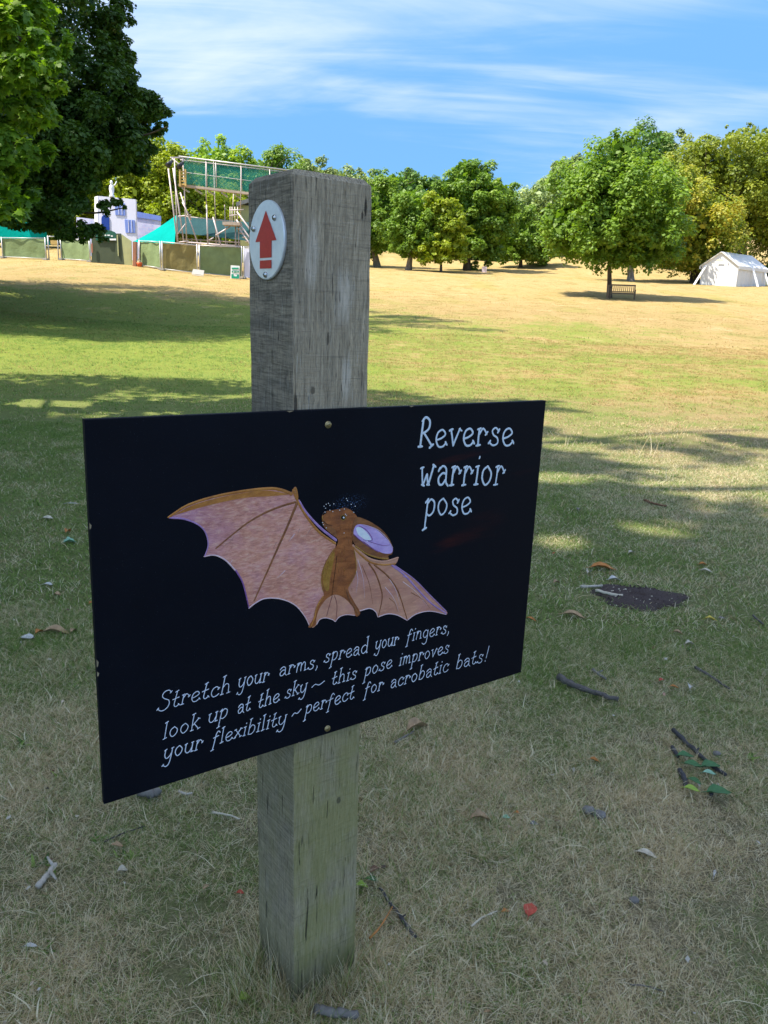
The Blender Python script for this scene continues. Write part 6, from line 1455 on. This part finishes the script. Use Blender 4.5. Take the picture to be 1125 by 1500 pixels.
for (lab, px, py, L, col, ang, kind, curl, wr) in [
    ('crinkled tan leaf right of the post, near mid height of the lower grass', 704, 1205, 30, 'tan', 10, 'lobed', .5, .55),
    ('bright red oval leaf lying at the lower right', 776, 1339, 26, 'red', 70, 'oval', .15, .68),
    ('pale straw coloured curled leaf by the small dark hollow', 947, 1258, 26, 'pale', -20, 'oval', .3, .42),
    ('long curled tan leaf standing in the grass below the board, right of the post', 612, 1070, 44, 'tan', 42, 'oval', .5, .40),
    ('small mint green round leaf right of the crinkled tan leaf', 741, 1203, 11, 'mint', 0, 'oval', .1, .8),
    ('orange brown leaf just right of the long dark twig', 871, 1119, 15, 'orange', -20, 'oval', .3, .5),
    ('orange leaf above the bare soil patch', 884, 835, 36, 'orange', -4, 'oval', .25, .5),
    ('cream crumpled leaf left of the orange leaf above the soil', 862, 842, 14, 'pale', 60, 'lobed', .6, .7),
    ('white leaf flake at the top edge of the bare soil', 900, 852, 18, 'white', 10, 'oval', .3, .6),
    ('tan leaf lying left of and below the bare soil', 841, 905, 32, 'tan', -15, 'oval', .3, .42),
    ('pink tan small leaf beside the right edge of the board', 815, 857, 12, 'tan', 30, 'oval', .5, .6),
    ('grey leaf flake right of the board heading, high on the grass', 848, 748, 12, 'grey', 60, 'oval', .2, .6),
    ('pale leaf flake above the orange leaf, near mid right', 925, 812, 16, 'pale', 40, 'oval', .3, .4),
    ('yellow and dark leaf scrap right of and below the bare soil', 1041, 911, 16, 'yellow', -10, 'lobed', .4, .5),
    ('little grey leaf scrap beside the yellow scrap', 1057, 909, 9, 'grey', 0, 'oval', .1, .8),
    ('orange scrap of leaf at right above the soil height', 1030, 830, 12, 'orange', 0, 'oval', .3, .6),
    ('cream leaf scrap just below the orange scrap at right', 1035, 840, 16, 'pale', -20, 'oval', .3, .5),
    ('tan leaf scrap in the green belt below the soil', 993, 931, 14, 'tan', -20, 'oval', .4, .5),
    ('pale leaf scrap above the thin straight twig', 1010, 947, 14, 'pale', 10, 'lobed', .4, .6),
    ('white crumpled leaf left of the thin straight twig', 1011, 1011, 13, 'white', 60, 'lobed', .5, .8),
    ('rust coloured leaf scrap above the thick dark stick end', 969, 1001, 11, 'red', 30, 'oval', .3, .6),
    ('rust leaf scrap touching the thin straight twig', 987, 1011, 12, 'orange', -10, 'oval', .3, .5),
    ('pale flat leaf on the upper left grass', 70, 762, 15, 'pale', 5, 'oval', .15, .85),
    ('orange folded leaf on the upper left grass', 100, 782, 12, 'orange', 80, 'oval', .5, .7),
    ('pale green three part leaf below the orange folded leaf', 103, 797, 17, 'mint', 30, 'lobed', .3, .9),
    ('whitish leaf on the left grass above the small tan leaf', 71, 860, 13, 'white', 0, 'oval', .2, .6),
    ('small round tan leaf on the left grass', 84, 875, 10, 'tan', 0, 'oval', .3, .9),
    ('big white flat leaf at the left, beside the curled tan leaf', 41, 938, 19, 'white', 0, 'oval', .1, .8),
    ('curled tan leaf row at the left, longest piece', 84, 930, 36, 'tan', 5, 'oval', .35, .4),
    ('orange end of the curled tan leaf row at left', 58, 930, 14, 'orange', 70, 'oval', .4, .6),
    ('tan tip standing at the right end of the curled leaf row', 108, 928, 13, 'tan', 80, 'oval', .4, .6),
    ('thin whitish leaf sliver near the left edge of the board', 108, 740, 19, 'white', 3, 'oval', .05, .2),
    ('orange leaf peeping out behind the left edge of the board', 135, 887, 10, 'orange', 60, 'oval', .3, .6),
    ('orange leaf peeping out behind the right edge of the board', 778, 911, 16, 'orange', -35, 'oval', .3, .4),
    ('brown folded leaf standing beside the post, right', 549, 1280, 20, 'brown', 50, 'oval', .3, .45),
    ('dark green leaf beside the post under the brown folded leaf', 545, 1295, 18, 'green', -10, 'oval', .2, .5),
    ('lime green crumpled leaf touching the right side of the post', 530, 1305, 18, 'lime', 0, 'lobed', .4, .6),
    ('small lime green leaf left of the post near the bottom', 358, 1470, 16, 'lime', 30, 'lobed', .3, .9),
    ('two toned pale leaf on the left grass under the board', 172, 1245, 17, 'tan', 0, 'lobed', .3, .5),
    ('pale clod-like leaf on the lower left grass', 180, 1282, 13, 'pale', 20, 'oval', .4, .8),
    ('small white leaf scrap near the left bottom', 46, 1393, 16, 'white', 5, 'oval', .2, .4),
    ('reddish leaf scrap left of the post, low', 352, 1315, 10, 'red', 0, 'oval', .3, .7),
    ('pinkish leaf scrap left of the reddish one', 302, 1306, 11, 'tan', 60, 'oval', .3, .7),
    ('brown scrap right of the crinkled tan leaf', 757, 1197, 9, 'orange', 0, 'oval', .3, .7),
    ('lavender grey flake below the mint leaf', 782, 1213, 12, 'grey', 0, 'oval', .2, .7),
    ('tan leaf scrap left of the red oval leaf', 740, 1342, 12, 'orange', 20, 'lobed', .3, .6),
    ('white sliver leaf at the right lower grass', 1046, 1285, 18, 'white', 60, 'oval', .4, .2)]:
    leaf_obj(lab, px, py, L, col, ang, kind, curl, wr)
for k, (px, py, L, ang, lab) in enumerate([(1003, 1118, 22, 0, 'topmost leaf of the fallen green sprig'), (1014, 1132, 24, -15, 'green leaf under the dark twig, left side of the sprig'), (1040, 1133, 28, 12, 'broad green leaf under the dark twig, right side of the sprig'),
        (1038, 1144, 17, -10, 'pale green small leaf in the middle of the sprig'), (1016, 1156, 18, -40, 'green leaf low on the left of the sprig'), (1052, 1172, 34, 5, 'largest green leaf at the bottom of the sprig'), (1012, 1168, 20, -20, 'lime edged leaf at the lower left of the sprig')]):
    leaf_obj(lab, px, py, L, 'green' if k not in (3, 6) else ('mint' if k == 3 else 'lime'), ang, 'oval', .2, .6, lift=.028)
# stones
for (lab, px, py, r) in (('dark grey pebble, left one of the touching pair', 861, 1193, 9), ('dark grey pebble, right one of the touching pair', 877, 1200, 9.5), ('small dark pebble above the green sprig', 1049, 1109, 6), ('small brown pebble right of the pebble pair, lower', 928, 1325, 7)):
    c = at(px, py); s_ = math.hypot(c[1], H) / F; rr = r * s_
    rngp = np.random.default_rng(int(px)); u, v = np.meshgrid(np.linspace(0, 2 * np.pi, 12, endpoint=False), np.linspace(.15, np.pi - .15, 7))
    V = np.stack([np.cos(u) * np.sin(v), np.sin(u) * np.sin(v) * .8, np.cos(v) * .55], -1).reshape(-1, 3) * (rr * rngp.uniform(.88, 1.12, (84, 1))) + c + np.array([0, 0, rr * .4 + .008])
    mb = MB(); mb.add(V, [(i * 12 + j, (i + 1) * 12 + j, (i + 1) * 12 + (j + 1) % 12, i * 12 + (j + 1) % 12) for i in range(6) for j in range(12)] + [tuple(range(12)), tuple(72 + j for j in range(11, -1, -1))])
    o = mb.build('pebble', LM['grey'], None, True); tag(o, lab, 'pebble', 'pebbles in the grass')
# bare soil patch (a low molehill of crumbs)
def soil():
    rng = np.random.default_rng(77); s = NT('bare_dark_soil'); n = s.noise(90, 6, .75)
    s.l(s.mix(s.mr(n, .3, .7), (.030, .022, .022), (.095, .065, .055)), s.p.inputs['Base Color']); s.set(s.p, 'Roughness', .95); s.bump(n, .9, .01)
    mb = MB(); NR, NA = 10, 40; V = [SOIL + np.array([0, 0, .022])]
    for i in range(1, NR + 1):
        for j in range(NA):
            a = j / NA * 2 * np.pi; f = i / NR; wob = 1 + .14 * math.sin(a * 3 + 1) + .09 * math.sin(a * 7)
            x = SOIL[0] + .25 * f * wob * math.cos(a); y = SOIL[1] + .19 * f * wob * math.sin(a)
            V.append((x, y, float(zt(x, y)) + .022 * (1 - f ** 2) + rng.uniform(-.003, .004) * (1 - f * .5) + (.001 if i < NR else -.006)))
    Fq = [(0, 1 + j, 1 + (j + 1) % NA) for j in range(NA)] + [(1 + (i - 1) * NA + j, 1 + i * NA + j, 1 + i * NA + (j + 1) % NA, 1 + (i - 1) * NA + (j + 1) % NA) for i in range(1, NR) for j in range(NA)]
    mb.add(V, Fq)
    o = mb.build('soil_patch', s.m, None, True); tag(o, 'bare patch of dark crumbly soil in the grass right of the board', kind='stuff')
    mb = MB()
    for k in range(260):
        a = rng.uniform(0, 6.283); f = rng.uniform(0, 1) ** .5; x = SOIL[0] + .25 * f * math.cos(a); y = SOIL[1] + .19 * f * math.sin(a); r = rng.uniform(.002, .008)
        c = np.array([x, y, float(zt(x, y)) + .022 * (1 - f * f) + r * .3]); V = [c + np.array(d) * r * rng.uniform(.7, 1.2) for d in ((1, 0, 0), (0, 1, 0), (-1, 0, 0), (0, -1, 0), (0, 0, .8), (0, 0, -.8))]
        mb.add(V, [(0, 1, 4), (1, 2, 4), (2, 3, 4), (3, 0, 4), (1, 0, 5), (2, 1, 5), (3, 2, 5), (0, 3, 5)], 0 if rng.random() < .9 else 1)
    o = mb.build('soil_crumbs', [s.m, LM['pale']], None); tag(o, 'loose crumbs and chips lying on the bare soil', kind='stuff')
soil()
# small leaf and twig scraps nobody could count
def scraps():
    rng = np.random.default_rng(91); n = 480
    y = 1.0 + 13 * rng.random(n) ** 1.5; x = rng.uniform(-1, 1, n) * (.56 * y + .3)
    pos = np.stack([x, y, zt(x, y) + .018], 1); nr = np.array([0, 0, 1.0]) + rng.normal(0, .45, (n, 3))
    sz = .012 * (1 + .05 * y)
    t = np.cross(nr, unit(n, rng)); t /= np.linalg.norm(t, axis=1)[:, None]; nr /= np.linalg.norm(nr, axis=1)[:, None]; b = np.cross(nr, t)
    s_ = (sz * rng.uniform(.5, 1.6, n))[:, None, None]; sh = DIAMOND[None] * s_
    v = pos[:, None] + sh[..., 0:1] * t[:, None] + sh[..., 1:2] * b[:, None] + sh[..., 2:3] * nr[:, None]
    s = NT('litter_scraps'); a = s.n('ShaderNodeAttribute'); a.attribute_name = 'tone'
    s.l(s.ramp(a.outputs['Fac'], [(0, (.05, .04, .03)), (.35, (.28, .17, .08)), (.6, (.45, .38, .28)), (.85, (.42, .39, .33)), (1, (.35, .12, .04))]), s.p.inputs['Base Color']); s.set(s.p, 'Roughness', .8)
    o = fast_mesh('leaf_scraps', v, 4, s.m, None, {'tone': rng.random(n)}); tag(o, 'tiny scraps of dry leaf scattered over the grass', kind='stuff')
scraps()
